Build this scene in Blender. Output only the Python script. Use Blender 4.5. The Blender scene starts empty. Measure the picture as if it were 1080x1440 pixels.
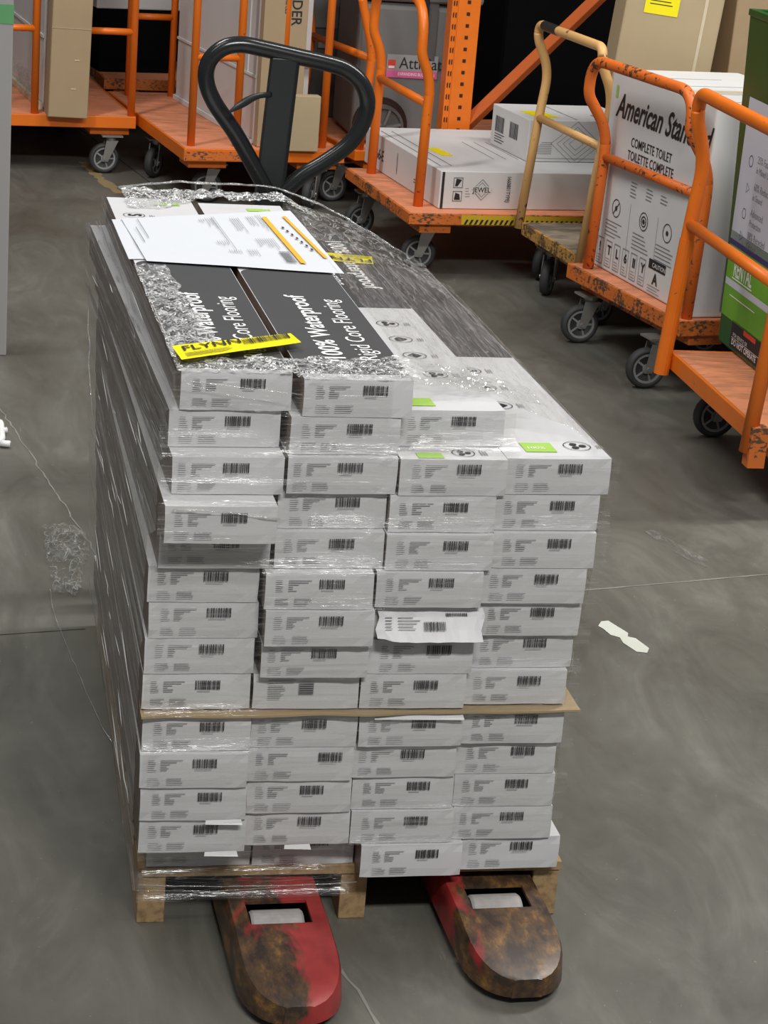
import bpy, bmesh, math, random
from mathutils import Vector, Matrix, noise
R = math.radians
random.seed(7)
sc = bpy.context.scene
col = sc.collection

# ------------------------------------------------------------------ camera
cam_d = bpy.data.cameras.new('camera'); cam = bpy.data.objects.new('camera', cam_d); col.objects.link(cam)
cam_d.sensor_fit = 'VERTICAL'; cam_d.sensor_height = 24.0; cam_d.lens = 50.0; cam_d.clip_end = 100
rx = Vector((0.9755417, -0.20479340, 0.07986278)); dn = Vector((0.00505035, -0.34234120, -0.93956213)); fw = Vector((0.21975645, 0.91698537, -0.33293384))
cm = Matrix.Identity(4)
for i in range(3):
    cm[i][0] = rx[i]; cm[i][1] = -dn[i]; cm[i][2] = -fw[i]
cm[0][3], cm[1][3], cm[2][3] = -0.368, -2.9963, 1.7915
cam.matrix_world = cm
sc.camera = cam
# ------------------------------------------------------------------ world, lights, exposure
w = bpy.data.worlds.new('warehouse_ambient'); sc.world = w; w.use_nodes = True
w.node_tree.nodes['Background'].inputs[0].default_value = (0.92, 0.96, 1.0, 1)
w.node_tree.nodes['Background'].inputs[1].default_value = 0.16
def area(name, loc, target, sx, sy, power, colr=(1, .985, .95)):
    l = bpy.data.lights.new(name, 'AREA'); l.shape = 'RECTANGLE'; l.size = sx; l.size_y = sy; l.energy = power; l.color = colr
    o = bpy.data.objects.new(name, l); col.objects.link(o); o.location = loc
    o.rotation_euler = (Vector(target) - Vector(loc)).to_track_quat('-Z', 'Y').to_euler()
    return o
area('ceiling_strip_light_key', (3.3, 1.7, 4.9), (0.6, 1.3, 0), 0.45, 3.4, 215)
area('ceiling_strip_light_front', (0.6, -4.6, 5.6), (0.6, 0.6, 0.4), 2.6, 0.5, 350)
area('ceiling_strip_light_left', (-2.2, -0.4, 5.6), (0.2, 1.2, 0), 0.4, 3.0, 50)
area('ceiling_strip_light_aisle', (-1.3, 3.2, 5.4), (0.9, 6.1, 0.4), 0.4, 2.4, 140)
sc.view_settings.view_transform = 'Standard'; sc.view_settings.look = 'None'
sc.view_settings.gamma = 1.0; sc.view_settings.use_curve_mapping = False
sc.view_settings.exposure = 0.0

# ------------------------------------------------------------------ materials
def new_mat(name):
    m = bpy.data.materials.new(name); m.use_nodes = True
    nt = m.node_tree; b = nt.nodes['Principled BSDF']
    return m, nt, b
def ramp(nt, fac, stops):
    r = nt.nodes.new('ShaderNodeValToRGB'); e = r.color_ramp.elements
    while len(e) < len(stops): e.new(0.5)
    for k, (p, c) in enumerate(stops):
        e[k].position = p; e[k].color = (c[0], c[1], c[2], 1) if not isinstance(c, (int, float)) else (c, c, c, 1)
    nt.links.new(fac, r.inputs[0]); return r.outputs[0]
def noise_tex(nt, scale, detail=4, rough=.55, vec=None, mapscale=None, coord='Object', dist=0):
    n = nt.nodes.new('ShaderNodeTexNoise'); n.inputs['Scale'].default_value = scale; n.inputs['Detail'].default_value = detail
    n.inputs['Roughness'].default_value = rough; n.inputs['Distortion'].default_value = dist
    tc = nt.nodes.new('ShaderNodeTexCoord'); mp = nt.nodes.new('ShaderNodeMapping')
    if mapscale: mp.inputs['Scale'].default_value = mapscale
    nt.links.new(tc.outputs[coord], mp.inputs[0]); nt.links.new(mp.outputs[0], n.inputs['Vector'])
    return n.outputs['Fac']
def mixc(nt, f, a, b):
    m = nt.nodes.new('ShaderNodeMix'); m.data_type = 'RGBA'
    for inp, v in ((m.inputs[0], f), (m.inputs[6], a), (m.inputs[7], b)):
        if hasattr(v, 'is_linked'): nt.links.new(v, inp)
        elif isinstance(v, (int, float)): inp.default_value = v
        else: inp.default_value = (*v, 1)
    return m.outputs[2]
def bump(nt, b, h, strength=.3, dist=.002):
    n = nt.nodes.new('ShaderNodeBump'); n.inputs['Strength'].default_value = strength; n.inputs['Distance'].default_value = dist
    nt.links.new(h, n.inputs['Height']); nt.links.new(n.outputs[0], b.inputs['Normal'])
def plain(name, c, rough=.5, metal=0, var=0.12, scale=20, bmp=0):
    m, nt, b = new_mat(name)
    f = noise_tex(nt, scale)
    nt.links.new(mixc(nt, f, tuple(x * (1 - var) for x in c), tuple(min(1, x * (1 + var)) for x in c)), b.inputs['Base Color'])
    b.inputs['Roughness'].default_value = rough; b.inputs['Metallic'].default_value = metal
    if bmp: bump(nt, b, f, bmp)
    return m
def worn(name, c, under, amount=.5, scale=30, rough=.45, mapscale=None, edge=.03):
    m, nt, b = new_mat(name)
    f_ = noise_tex(nt, scale, 6, .65, mapscale=mapscale); g_ = noise_tex(nt, scale / 7, 3, .6)
    fm = nt.nodes.new('ShaderNodeMath'); fm.operation = 'MULTIPLY_ADD'; nt.links.new(g_, fm.inputs[0]); fm.inputs[1].default_value = .75
    f2_ = nt.nodes.new('ShaderNodeMath'); f2_.operation = 'ADD'; f2_.inputs[1].default_value = -.375; nt.links.new(f_, f2_.inputs[0]); nt.links.new(f2_.outputs[0], fm.inputs[2]); f = fm.outputs[0]
    mask = ramp(nt, f, [(amount - edge, (0, 0, 0)), (amount + edge, (1, 1, 1))])
    f2 = noise_tex(nt, 6, 3)
    base = mixc(nt, f2, tuple(x * .85 for x in c), tuple(min(1, x * 1.12) for x in c))
    nt.links.new(mixc(nt, mask, base, under), b.inputs['Base Color'])
    b.inputs['Roughness'].default_value = rough
    return m

M = {}
ORANGE = (.78, .168, .009)
M['orange'] = worn('orange_paint', ORANGE, (.10, .045, .02), .74, 90, .38)
M['orange_worn'] = worn('chipped_orange_paint', (.72, .15, .015), (.06, .035, .025), .605, 60, .5)
M['orange_rust'] = worn('rusty_orange_rim', (.62, .15, .02), (.09, .05, .03), .545, 60, .6, (1, 1, 1.6))
M['orange_deck'] = worn('scuffed_orange_deck', (.82, .30, .15), (.45, .18, .09), .60, 8, .55, (1, 4, 1), .12)
M['cream_tube'] = worn('faded_yellow_paint', (.72, .42, .16), (.12, .06, .03), .70, 40, .4)
M['bare_deck'] = worn('bare_plywood_deck', (.33, .27, .19), (.16, .13, .10), .55, 9, .7, (1, 3, 1), .1)
M['yellowrust'] = worn('chipped_yellow_rim', (.48, .25, .06), (.10, .06, .03), .53, 60, .6, (1, 1, 1.6))
M['rack_orange'] = plain('rack_orange', (.78, .17, .01), .4)
M['rack_brace'] = plain('rack_brace_paint', (.46, .085, .006), .75)
M['hole'] = plain('dark_slot', (.03, .01, .005), .8)
M['black_plastic'] = plain('black_gloss_paint', (.012, .013, .014), .22, 0, .1)
M['black_matte'] = plain('black_matte_paint', (.014, .017, .018), .42)
M['rubber'] = plain('grey_rubber_tyre', (.036, .036, .037), .65)
M['hub'] = plain('grey_wheel_hub', (.25, .255, .25), .5)
M['steel'] = plain('zinc_steel', (.32, .31, .29), .42, .6)
M['ink'] = plain('black_ink', (.02, .02, .022), .6)
M['ink_grey'] = plain('grey_ink', (.22, .22, .23), .7)
M['white_ink'] = plain('white_print', (.82, .82, .82), .55)
M['panel_grey'] = plain('charcoal_print', (.075, .076, .08), .38, 0, .06)
M['green_badge'] = plain('lime_green_print', (.33, .55, .09), .5)
M['yellow_label'] = plain('yellow_label', (.90, .78, .0), .5, 0, .04)
M['paper'] = plain('white_paper', (.60, .62, .66), .7, 0, .02)
M['orange_marker'] = plain('orange_highlighter', (.85, .42, .04), .6)
M['white_box'] = plain('white_cardboard', (.66, .66, .66), .6, 0, .05, 8)
M['white_panel'] = plain('white_packing', (.62, .60, .59), .6, 0, .04, 4)
M['brown_box'] = plain('brown_cardboard', (.37, .27, .16), .75, 0, .07, 12)
M['tan_box'] = plain('tan_cardboard', (.42, .33, .20), .75, 0, .06, 12)
M['tape_clear'] = plain('pale_tape', (.60, .52, .38), .35)
M['void_black'] = plain('void_black_colour', (.004, .004, .0045), .95)  # near-black colour stands in for the unlit depth at the back
M['void_black'].node_tree.nodes['Principled BSDF'].inputs['Specular IOR Level'].default_value = 0.05
M['grey_plastic'] = plain('grey_moulded_plastic', (.17, .17, .165), .5, 0, .05, 6)
M['grey_dark'] = plain('dark_grey_moulded_plastic', (.10, .095, .09), .55, 0, .05, 6)
M['pink'] = plain('pink_print', (.72, .12, .32), .5)
M['red_logo'] = plain('red_print', (.70, .06, .04), .5)
M['white_label'] = plain('grey_white_label', (.33, .33, .33), .5)
M['green_paint'] = worn('dark_green_paint', (.008, .085, .012), (.014, .13, .02), .66, 12, .32, (1, 1, .4))
M['label_white'] = plain('glossy_white_label', (.62, .65, .74), .35, 0, .04, 3)
M['label_green'] = plain('light_green_label', (.15, .42, .03), .4)
M['navy'] = plain('navy_print', (.04, .03, .16), .4)
M['wood'] = worn('pallet_wood', (.36, .24, .12), (.20, .125, .06), .55, 10, .8, (6, 1, 6), .1)
M['hazard_yellow'] = plain('hazard_yellow', (.62, .42, .02), .6)
M['post_grey'] = plain('pale_grey_post', (.30, .29, .285), .6, 0, .03, 3)
M['tape_green'] = plain('green_tape', (.10, .30, .12), .6)
M['cardsheet'] = plain('brown_card_edge', (.34, .25, .14), .7)
M['scuff'] = plain('chalky_paint_scuff', (.55, .56, .50), .8)
M['scuff_faint'] = plain('faint_scuff', (.215, .212, .195), .8)
nt_ = M['scuff_faint'].node_tree
nt_.links.new(ramp(nt_, noise_tex(nt_, 16, 8, .8, mapscale=(1.6, .5, 1), dist=.6), [(.46, 0.0), (.60, .85)]), nt_.nodes['Principled BSDF'].inputs['Alpha'])
M['crack'] = plain('pale_crack', (.235, .228, .205), .8)
M['crack_dark'] = plain('dark_joint', (.035, .034, .03), .9)
M['floor_tape'] = plain('worn_floor_tape', (.28, .21, .10), .7)

def carton_mats():
    # printed end (white, faint horizontal film haze tone), printed long side (wood-look photo print)
    m, nt, b = new_mat('white_carton_board')
    f = noise_tex(nt, 9, 5, .6, mapscale=(1, 1, 3))
    nt.links.new(mixc(nt, f, (.55, .545, .56), (.63, .625, .64)), b.inputs['Base Color'])
    b.inputs['Roughness'].default_value = .5
    M['carton'] = m
    m, nt, b = new_mat('wood_photo_print')
    f = noise_tex(nt, 7, 7, .75, mapscale=(1, .22, 9))
    c = ramp(nt, f, [(.30, (.05, .040, .034)), (.43, (.15, .115, .09)), (.53, (.26, .20, .17)), (.60, (.15, .075, .06)), (.70, (.42, .37, .34))])
    nt.links.new(c, b.inputs['Base Color']); b.inputs['Roughness'].default_value = .4
    M['carton_side'] = m
carton_mats()

def floor_mat():
    m, nt, b = new_mat('polished_concrete')
    f1 = noise_tex(nt, 1.1, 8, .62, dist=.6)
    f2 = noise_tex(nt, 5, 8, .7, mapscale=(1, .35, 1), dist=1.2)
    f3 = noise_tex(nt, 90, 3, .6)
    c1 = ramp(nt, f1, [(.34, (.074, .071, .058)), (.5, (.118, .114, .096)), (.66, (.165, .160, .136))])
    c2 = ramp(nt, f2, [(.35, (.074, .070, .058)), (.55, (.128, .124, .106)), (.72, (.21, .205, .180))])
    c = mixc(nt, .5, c1, c2)
    sp = ramp(nt, f3, [(.70, (0, 0, 0)), (.76, (1, 1, 1))])
    c = mixc(nt, sp, c, (.27, .26, .235))
    # fine pale scratches
    f4 = noise_tex(nt, 2.2, 10, .75, mapscale=(5, .6, 1), dist=2.5)
    scr = ramp(nt, f4, [(.66, (0, 0, 0)), (.70, (.45, .45, .45)), (.74, (0, 0, 0))])
    c = mixc(nt, scr, c, (.30, .29, .265))
    nt.links.new(c, b.inputs['Base Color'])
    r = ramp(nt, f2, [(.3, .42), (.7, .6)]); nt.links.new(r, b.inputs['Roughness'])
    bump(nt, b, f2, .08, .002)
    return m
M['floor'] = floor_mat()

def film_mat(name, base, gain, mapscale, scale, lo, hi, rough=.13, bs=.8, haze=.45, crease=0.0, cw=.03, tint=.95):
    m, nt, b = new_mat(name); nt.nodes.remove(b)
    out = nt.nodes['Material Output']
    n = noise_tex(nt, scale, 8, .68, mapscale=mapscale, dist=.3)
    k = ramp(nt, n, [(lo, base), (hi, min(1, base + gain))])
    if crease:
        c1 = noise_tex(nt, scale * .8, 3, .55, mapscale=mapscale, dist=1.2)
        r1 = ramp(nt, c1, [(.5 - cw, 0.0), (.5, 1.0), (.5 + cw, 0.0)])
        c2 = noise_tex(nt, scale * 2.1, 3, .6, mapscale=mapscale, dist=1.0)
        r2 = ramp(nt, c2, [(.5 - cw * 1.3, 0.0), (.5, .8), (.5 + cw * 1.3, 0.0)])
        a = nt.nodes.new('ShaderNodeMath'); a.operation = 'MAXIMUM'; nt.links.new(r1, a.inputs[0]); nt.links.new(r2, a.inputs[1])
        g = nt.nodes.new('ShaderNodeMath'); g.operation = 'MULTIPLY_ADD'; g.use_clamp = True
        nt.links.new(a.outputs[0], g.inputs[0]); g.inputs[1].default_value = crease; nt.links.new(k, g.inputs[2]); k = g.outputs[0]
    tr = nt.nodes.new('ShaderNodeBsdfTransparent'); tr.inputs[0].default_value = (tint, tint, tint * .99, 1)
    gl = nt.nodes.new('ShaderNodeBsdfGlossy'); gl.inputs['Roughness'].default_value = rough; gl.inputs[0].default_value = (.95, .95, .95, 1)
    df = nt.nodes.new('ShaderNodeBsdfDiffuse'); df.inputs[0].default_value = (.8, .8, .8, 1)
    bp = nt.nodes.new('ShaderNodeBump'); bp.inputs['Strength'].default_value = bs; bp.inputs['Distance'].default_value = .006
    n2 = noise_tex(nt, scale * 1.7, 4, .6, mapscale=mapscale, dist=.5)
    nt.links.new(n2, bp.inputs['Height']); nt.links.new(bp.outputs[0], gl.inputs['Normal'])
    m1 = nt.nodes.new('ShaderNodeMixShader'); m1.inputs[0].default_value = haze
    nt.links.new(gl.outputs[0], m1.inputs[1]); nt.links.new(df.outputs[0], m1.inputs[2])
    m2 = nt.nodes.new('ShaderNodeMixShader'); nt.links.new(k, m2.inputs[0])
    nt.links.new(tr.outputs[0], m2.inputs[1]); nt.links.new(m1.outputs[0], m2.inputs[2])
    nt.links.new(m2.outputs[0], out.inputs[0])
    return m
M['film_side'] = film_mat('stretch_film_side', .17, .50, (1, .05, 5.0), 15, .50, .72, .12, 1.0, .35, .85, .010, .88)
M['film_front'] = film_mat('stretch_film_front', .03, .30, (.30, 1, 9.0), 13, .54, .78, .2, .5, .5, .18, .014)
M['film_top'] = film_mat('stretch_film_crinkled', .06, .55, (1, .8, 1), 42, .50, .66, .10, 1.0, .52, 1.0, .034)
M['film_right'] = film_mat('stretch_film_right', .04, .45, (5.0, .30, 1), 14, .50, .72, .12, 1.0, .30, .55, .018)
M['film_clear'] = film_mat('stretch_film_clear', .06, .30, (1, .6, 1), 16, .52, .70, .08, 1.0, .38, .70, .014)
M['film_strand'] = film_mat('stretch_film_bunched', .22, .5, (1, .5, 1), 40, .45, .7, .12, 1.0, .45)
M['film_fold'] = plain('painted_glint_white', (.85, .85, .84), .15)  # white colour stands in for glints on the film

# ------------------------------------------------------------------ mesh helpers
class MB:
    def __init__(s): s.v = []; s.f = []; s.m = []; s.mats = []
    def mi(s, mat):
        if mat not in s.mats: s.mats.append(mat)
        return s.mats.index(mat)
    def add(s, vs, fs, mat):
        o = len(s.v); k = s.mi(mat); s.v += [tuple(v) for v in vs]
        for f in fs: s.f.append(tuple(i + o for i in f)); s.m.append(k)
    def box(s, a, b, mat, mtx=None):
        x0, y0, z0 = a; x1, y1, z1 = b
        vs = [Vector(p) for p in ((x0,y0,z0),(x1,y0,z0),(x1,y1,z0),(x0,y1,z0),(x0,y0,z1),(x1,y0,z1),(x1,y1,z1),(x0,y1,z1))]
        if mtx: vs = [mtx @ v for v in vs]
        s.add(vs, [(0,3,2,1),(4,5,6,7),(0,1,5,4),(1,2,6,5),(2,3,7,6),(3,0,4,7)], mat)
    def quad(s, pts, mat): s.add(pts, [tuple(range(len(pts)))], mat)
    def tube(s, pts, r, mat, n=12, closed=False, cap=True, sx=1.0):
        pts = [Vector(p) for p in pts]; N = len(pts); rings = []
        t0 = (pts[1] - pts[0]).normalized()
        up = Vector((0, 0, 1)) if abs(t0.z) < .9 else Vector((0, 1, 0))
        nrm = (up - t0 * up.dot(t0)).normalized()
        for i in range(N):
            if closed: t = (pts[(i + 1) % N] - pts[i - 1]).normalized()
            elif i == 0: t = t0
            elif i == N - 1: t = (pts[-1] - pts[-2]).normalized()
            else: t = ((pts[i + 1] - pts[i]).normalized() + (pts[i] - pts[i - 1]).normalized()).normalized()
            nrm = (nrm - t * nrm.dot(t)).normalized(); bi = t.cross(nrm)
            rr = r[i] if isinstance(r, (list, tuple)) else r
            rings.append([pts[i] + (nrm * math.cos(a) + bi * math.sin(a) * sx) * rr for a in [2 * math.pi * k / n for k in range(n)]])
        vs = [v for ring in rings for v in ring]; fs = []
        for i in range(N if closed else N - 1):
            j = (i + 1) % N
            for k in range(n): fs.append((i*n+k, i*n+(k+1) % n, j*n+(k+1) % n, j*n+k))
        if cap and not closed: fs.append(tuple(range(n))[::-1]); fs.append(tuple((N-1)*n+k for k in range(n)))
        s.add(vs, fs, mat)
    def lathe(s, prof, c, axis, mat, n=28):
        """prof: (radius, offset along axis)"""
        axis = Vector(axis).normalized(); c = Vector(c)
        up = Vector((0, 0, 1)) if abs(axis.z) < .9 else Vector((1, 0, 0))
        a1 = (up - axis * up.dot(axis)).normalized(); a2 = axis.cross(a1)
        vs = []; fs = []
        for r, h in prof:
            for k in range(n):
                a = 2 * math.pi * k / n
                vs.append(c + axis * h + (a1 * math.cos(a) + a2 * math.sin(a)) * r)
        for i in range(len(prof) - 1):
            for k in range(n): fs.append((i*n+k, i*n+(k+1) % n, (i+1)*n+(k+1) % n, (i+1)*n+k))
        fs.append(tuple(range(n))[::-1]); fs.append(tuple((len(prof)-1)*n+k for k in range(n)))
        s.add(vs, fs, mat)
    def mesh(s, name, smooth=False):
        me = bpy.data.meshes.new(name); me.from_pydata(s.v, [], s.f)
        for m in s.mats: me.materials.append(M[m])
        for p, k in zip(me.polygons, s.m): p.material_index = k; p.use_smooth = smooth
        me.update(); return me
    def build(s, name, parent=None, smooth=False, bevel=0, seg=2, label=None):
        o = bpy.data.objects.new(name, s.mesh(name, smooth)); col.objects.link(o)
        if parent is not None: o.parent = parent
        if bevel:
            b = o.modifiers.new('bevel', 'BEVEL'); b.width = bevel; b.segments = seg; b.limit_method = 'ANGLE'; b.angle_limit = R(35)
            b.harden_normals = False
        if label: o['label'] = label
        return o
def thing(name, label, cat, loc=(0, 0, 0), rz=0, group=None):
    o = bpy.data.objects.new(name, None); col.objects.link(o); o.location = loc; o.rotation_euler = (0, 0, rz)
    o.empty_display_size = .1
    return tag(o, label, cat, group)
def tag(o, label, cat, group=None, kind=None):
    o['label'] = label; o['category'] = cat
    if group: o['group'] = group
    if kind: o['kind'] = kind
    return o
def struct(o): o['kind'] = 'structure'; return o
def mesh_child(name, me, parent):
    o = bpy.data.objects.new(name, me); col.objects.link(o); o.parent = parent; return o

def fillet(pts, r, lim=.49):
    pts = [Vector(p) for p in pts]; out = [pts[0]]
    for i in range(1, len(pts) - 1):
        rr = r[i] if isinstance(r, (list, tuple)) else r
        a = pts[i-1] - pts[i]; b = pts[i+1] - pts[i]
        d = min(rr, a.length * lim, b.length * lim)
        p0 = pts[i] + a.normalized() * d; p1 = pts[i] + b.normalized() * d
        for k in range(9):
            t = k / 8; out.append(p0 * (1-t)**2 + pts[i] * 2*t*(1-t) + p1 * t*t)
    out.append(pts[-1]); return out

_txt = {}
def text_into(mb, body, size, origin, xd, yd, mat, sx=1.0, bold=0.0, shear=0.0, align='LEFT', lift=0.0):
    key = (body, bold, shear, align)
    if key not in _txt:
        cu = bpy.data.curves.new('lettering', 'FONT'); cu.body = body; cu.size = 1; cu.offset = bold; cu.shear = shear
        cu.align_x = align; cu.resolution_u = 3; cu.fill_mode = 'FRONT'
        o = bpy.data.objects.new('lettering', cu); col.objects.link(o)
        bpy.context.view_layer.update()
        me = bpy.data.meshes.new_from_object(o.evaluated_get(bpy.context.evaluated_depsgraph_get()))
        _txt[key] = ([v.co.copy() for v in me.vertices], [tuple(p.vertices) for p in me.polygons])
        bpy.data.objects.remove(o); bpy.data.meshes.remove(me); bpy.data.curves.remove(cu)
    vs, fs = _txt[key]; xd = Vector(xd).normalized(); yd = Vector(yd).normalized(); n = xd.cross(yd)
    origin = Vector(origin)
    mb.add([origin + xd * (v.x * size * sx) + yd * (v.y * size) + n * lift for v in vs], fs, mat)
def frame_quad(mb, o, xd, yd, x0, y0, x1, y1, mat, lift=0):
    xd = Vector(xd).normalized(); yd = Vector(yd).normalized(); n = xd.cross(yd); o = Vector(o) + n * lift
    mb.quad([o + xd*x0 + yd*y0, o + xd*x1 + yd*y0, o + xd*x1 + yd*y1, o + xd*x0 + yd*y1], mat)
def ring(mb, o, xd, yd, cx, cy, r, wdt, mat, lift=0, n=28, squash=1.0):
    xd = Vector(xd).normalized(); yd = Vector(yd).normalized(); nn = xd.cross(yd); o = Vector(o) + nn * lift
    vs = []
    for k in range(n):
        a = 2*math.pi*k/n
        for q in (r, r - wdt): vs.append(o + xd*(cx + q*math.cos(a)*squash) + yd*(cy + q*math.sin(a)))
    mb.add(vs, [(2*k, 2*((k+1) % n), 2*((k+1) % n)+1, 2*k+1) for k in range(n)], mat)
def disc(mb, o, xd, yd, cx, cy, r, mat, lift=0, a0=0, a1=360, n=20):
    xd = Vector(xd).normalized(); yd = Vector(yd).normalized(); nn = xd.cross(yd); o = Vector(o) + nn * lift
    mb.quad([o + xd*(cx + r*math.cos(R(a0+(a1-a0)*k/n))) + yd*(cy + r*math.sin(R(a0+(a1-a0)*k/n))) for k in range(n + (0 if a1-a0 >= 360 else 1))], mat)
def textlines(mb, o, xd, yd, x, y, wd, n, dy, hh, mat, rnd, lift=0, jag=.35):
    for k in range(n):
        frame_quad(mb, o, xd, yd, x, y - k*dy, x + wd*(1 - rnd.random()*jag), y - k*dy + hh, mat, lift)

# ------------------------------------------------------------------ setting: floor, walls
mb = MB(); mb.box((-9, -7, -.1), (10, 11, 0), 'floor'); struct(mb.build('floor'))
mb = MB(); mb.box((-9, 9.6, 0), (10, 9.8, 4.5), 'void_black'); struct(mb.build('wall_back'))  # backdrop, coloured near-black to read as a dark void
def strip(name, pts, wd, mat, z=.0008, jitter=.0):
    mb = MB(); rnd = random.Random(3)
    L, Rr = [], []
    P2 = []
    for a, b in zip(pts[:-1], pts[1:]):
        a = Vector((*a, z)); b = Vector((*b, z)); n = max(2, int((b-a).length/.03))
        for k in range(n): P2.append(a.lerp(b, k/n))
    P2.append(Vector((*pts[-1], z)))
    d = (P2[-1]-P2[0]).normalized(); nn = Vector((-d.y, d.x, 0)); vs = []
    for p in P2:
        j = (rnd.random()-.5)*jitter; ww = wd*(.5+rnd.random()*.8)
        vs += [p + nn*(j-ww/2), p + nn*(j+ww/2)]
    mb.add(vs, [(2*i, 2*i+2, 2*i+3, 2*i+1) for i in range(len(P2)-1)], mat)
    return struct(mb.build(name))
strip('floor_joint', [(-2.2, .80), (-.17, 1.172), (.01, 1.2)], .004, 'crack_dark', jitter=.001)
strip('floor_joint', [(.75, 1.332), (1.18, 1.408), (1.679, 1.507), (3.2, 1.80)], .005, 'crack', jitter=.003)
strip('floor_crack', [(-.6, 5.4), (-.107, 2.762), (-.021, 2.218), (.063, 1.684), (.16, 1.0), (.22, .4)], .0035, 'crack', jitter=.008)
strip('floor_crack', [(.293, -.07), (.33, -.317), (.36, -.6)], .006, 'crack', jitter=.008)
strip('floor_joint', [(.3, 8.2), (.561, 6.581), (.66, 5.998), (.8, 5.2)], .008, 'crack_dark', jitter=.002)
strip('floor_tape', [(.40, 6.45), (.446, 6.077), (.499, 5.792)], .05, 'floor_tape', jitter=.0)
def blob(name, pts, mat, label):
    mb = MB(); mb.quad([(x, y, .001) for x, y in pts], mat); o = mb.build(name)
    tag(o, label, 'paint mark'); return o
blob('paint_splotch', [(1.150,1.196),(1.165,1.222),(1.183,1.226),(1.195,1.19),(1.207,1.155),(1.200,1.135),(1.215,1.125),(1.228,1.07),(1.215,1.045),(1.193,1.052),(1.178,1.10),(1.180,1.13),(1.163,1.145),(1.157,1.18)], 'scuff', 'bright chalky white paint splotch on the floor right of the loaded pallet')
blob('paint_splotch', [(1.462,1.80),(1.487,1.815),(1.505,1.76),(1.535,1.67),(1.56,1.60),(1.545,1.55),(1.522,1.565),(1.500,1.63),(1.478,1.71)], 'scuff_faint', 'faint streaky grey paint scuff on the floor behind the bright splotch')

# ------------------------------------------------------------------ the wooden pallet
pal = thing('wooden_pallet', 'light wooden pallet under the stacked flooring boxes, resting over two red forks', 'pallet', (.35, 0, 0), -.03)
for x in (-.328, .0, .322):
    mb = MB(); mb.box((x-.022, -.012, 0), (x+.022, 1.21, .084), 'wood'); mb.build('stringer', pal, bevel=.002)
for k in range(7):
    mb = MB(); y = -.015 + k*.187; mb.box((-.350, y, .0845), (.346, y+.095, .1015), 'wood'); mb.build('deck_board', pal, bevel=.0015)

# ------------------------------------------------------------------ flooring boxes
BW, BH, BL = .1655, .0575, 1.225
def carton_mesh(seed):
    rnd = random.Random(seed); nx, nz, ny = 10, 4, 6
    mb = MB(); off = Vector((seed*3.1, seed*1.7, 0))
    def P(u, v, t):   # u 0..1 across, v 0..1 up, t 0..1 depth
        x = (u-.5)*BW; y = t*BL; z = v*BH
        k = math.exp(-t*18)
        d = noise.noise_vector(Vector((x*14, y*3, z*18)) + off)
        edge = max(abs(u-.5)*2, abs(v-.5)*2)
        x += d.x*.0016*k*(1 if abs(u-.5) > .49 else .3) ; z += d.z*.0011*k*(1 if 0 < v < 1 else .6)
        if v == 0: z = max(z, 0)
        if v == 1: z = min(z, BH)
        y += (d.y*.0022 + (.0014 if edge < .8 else 0)*-1)*k
        cr = max(0, abs(u-.5)*2-.85)/.15 * max(0, abs(v-.5)*2-.6)/.4
        y += cr*.0016*k*(1+d.x)
        return (x, y, z)
    # front
    def grid(f, a, b, mat, flip=False):
        vs = [f(i/a, j/b) for j in range(b+1) for i in range(a+1)]
        fs = []
        for j in range(b):
            for i in range(a):
                q = (j*(a+1)+i, j*(a+1)+i+1, (j+1)*(a+1)+i+1, (j+1)*(a+1)+i); fs.append(q[::-1] if flip else q)
        mb.add(vs, fs, mat)
    T = [0, .012, .04, .1, .3, .6, 1]
    tt = lambda s: T[min(6, int(round(s*6)))]
    grid(lambda u, v: P(u, v, 0), nx, nz, 'carton')
    grid(lambda u, v: P(u, v, 1), nx, nz, 'carton', True)
    grid(lambda u, s: P(u, 1, tt(s)), nx, ny, 'carton')
    grid(lambda u, s: P(u, 0, tt(s)), nx, ny, 'carton', True)
    grid(lambda s, v: P(0, v, tt(s)), ny, nz, 'carton_side', True)
    grid(lambda s, v: P(1, v, tt(s)), ny, nz, 'carton_side')
    return mb.mesh('flooring_box', False)
CM = [carton_mesh(s) for s in range(8)]
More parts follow.
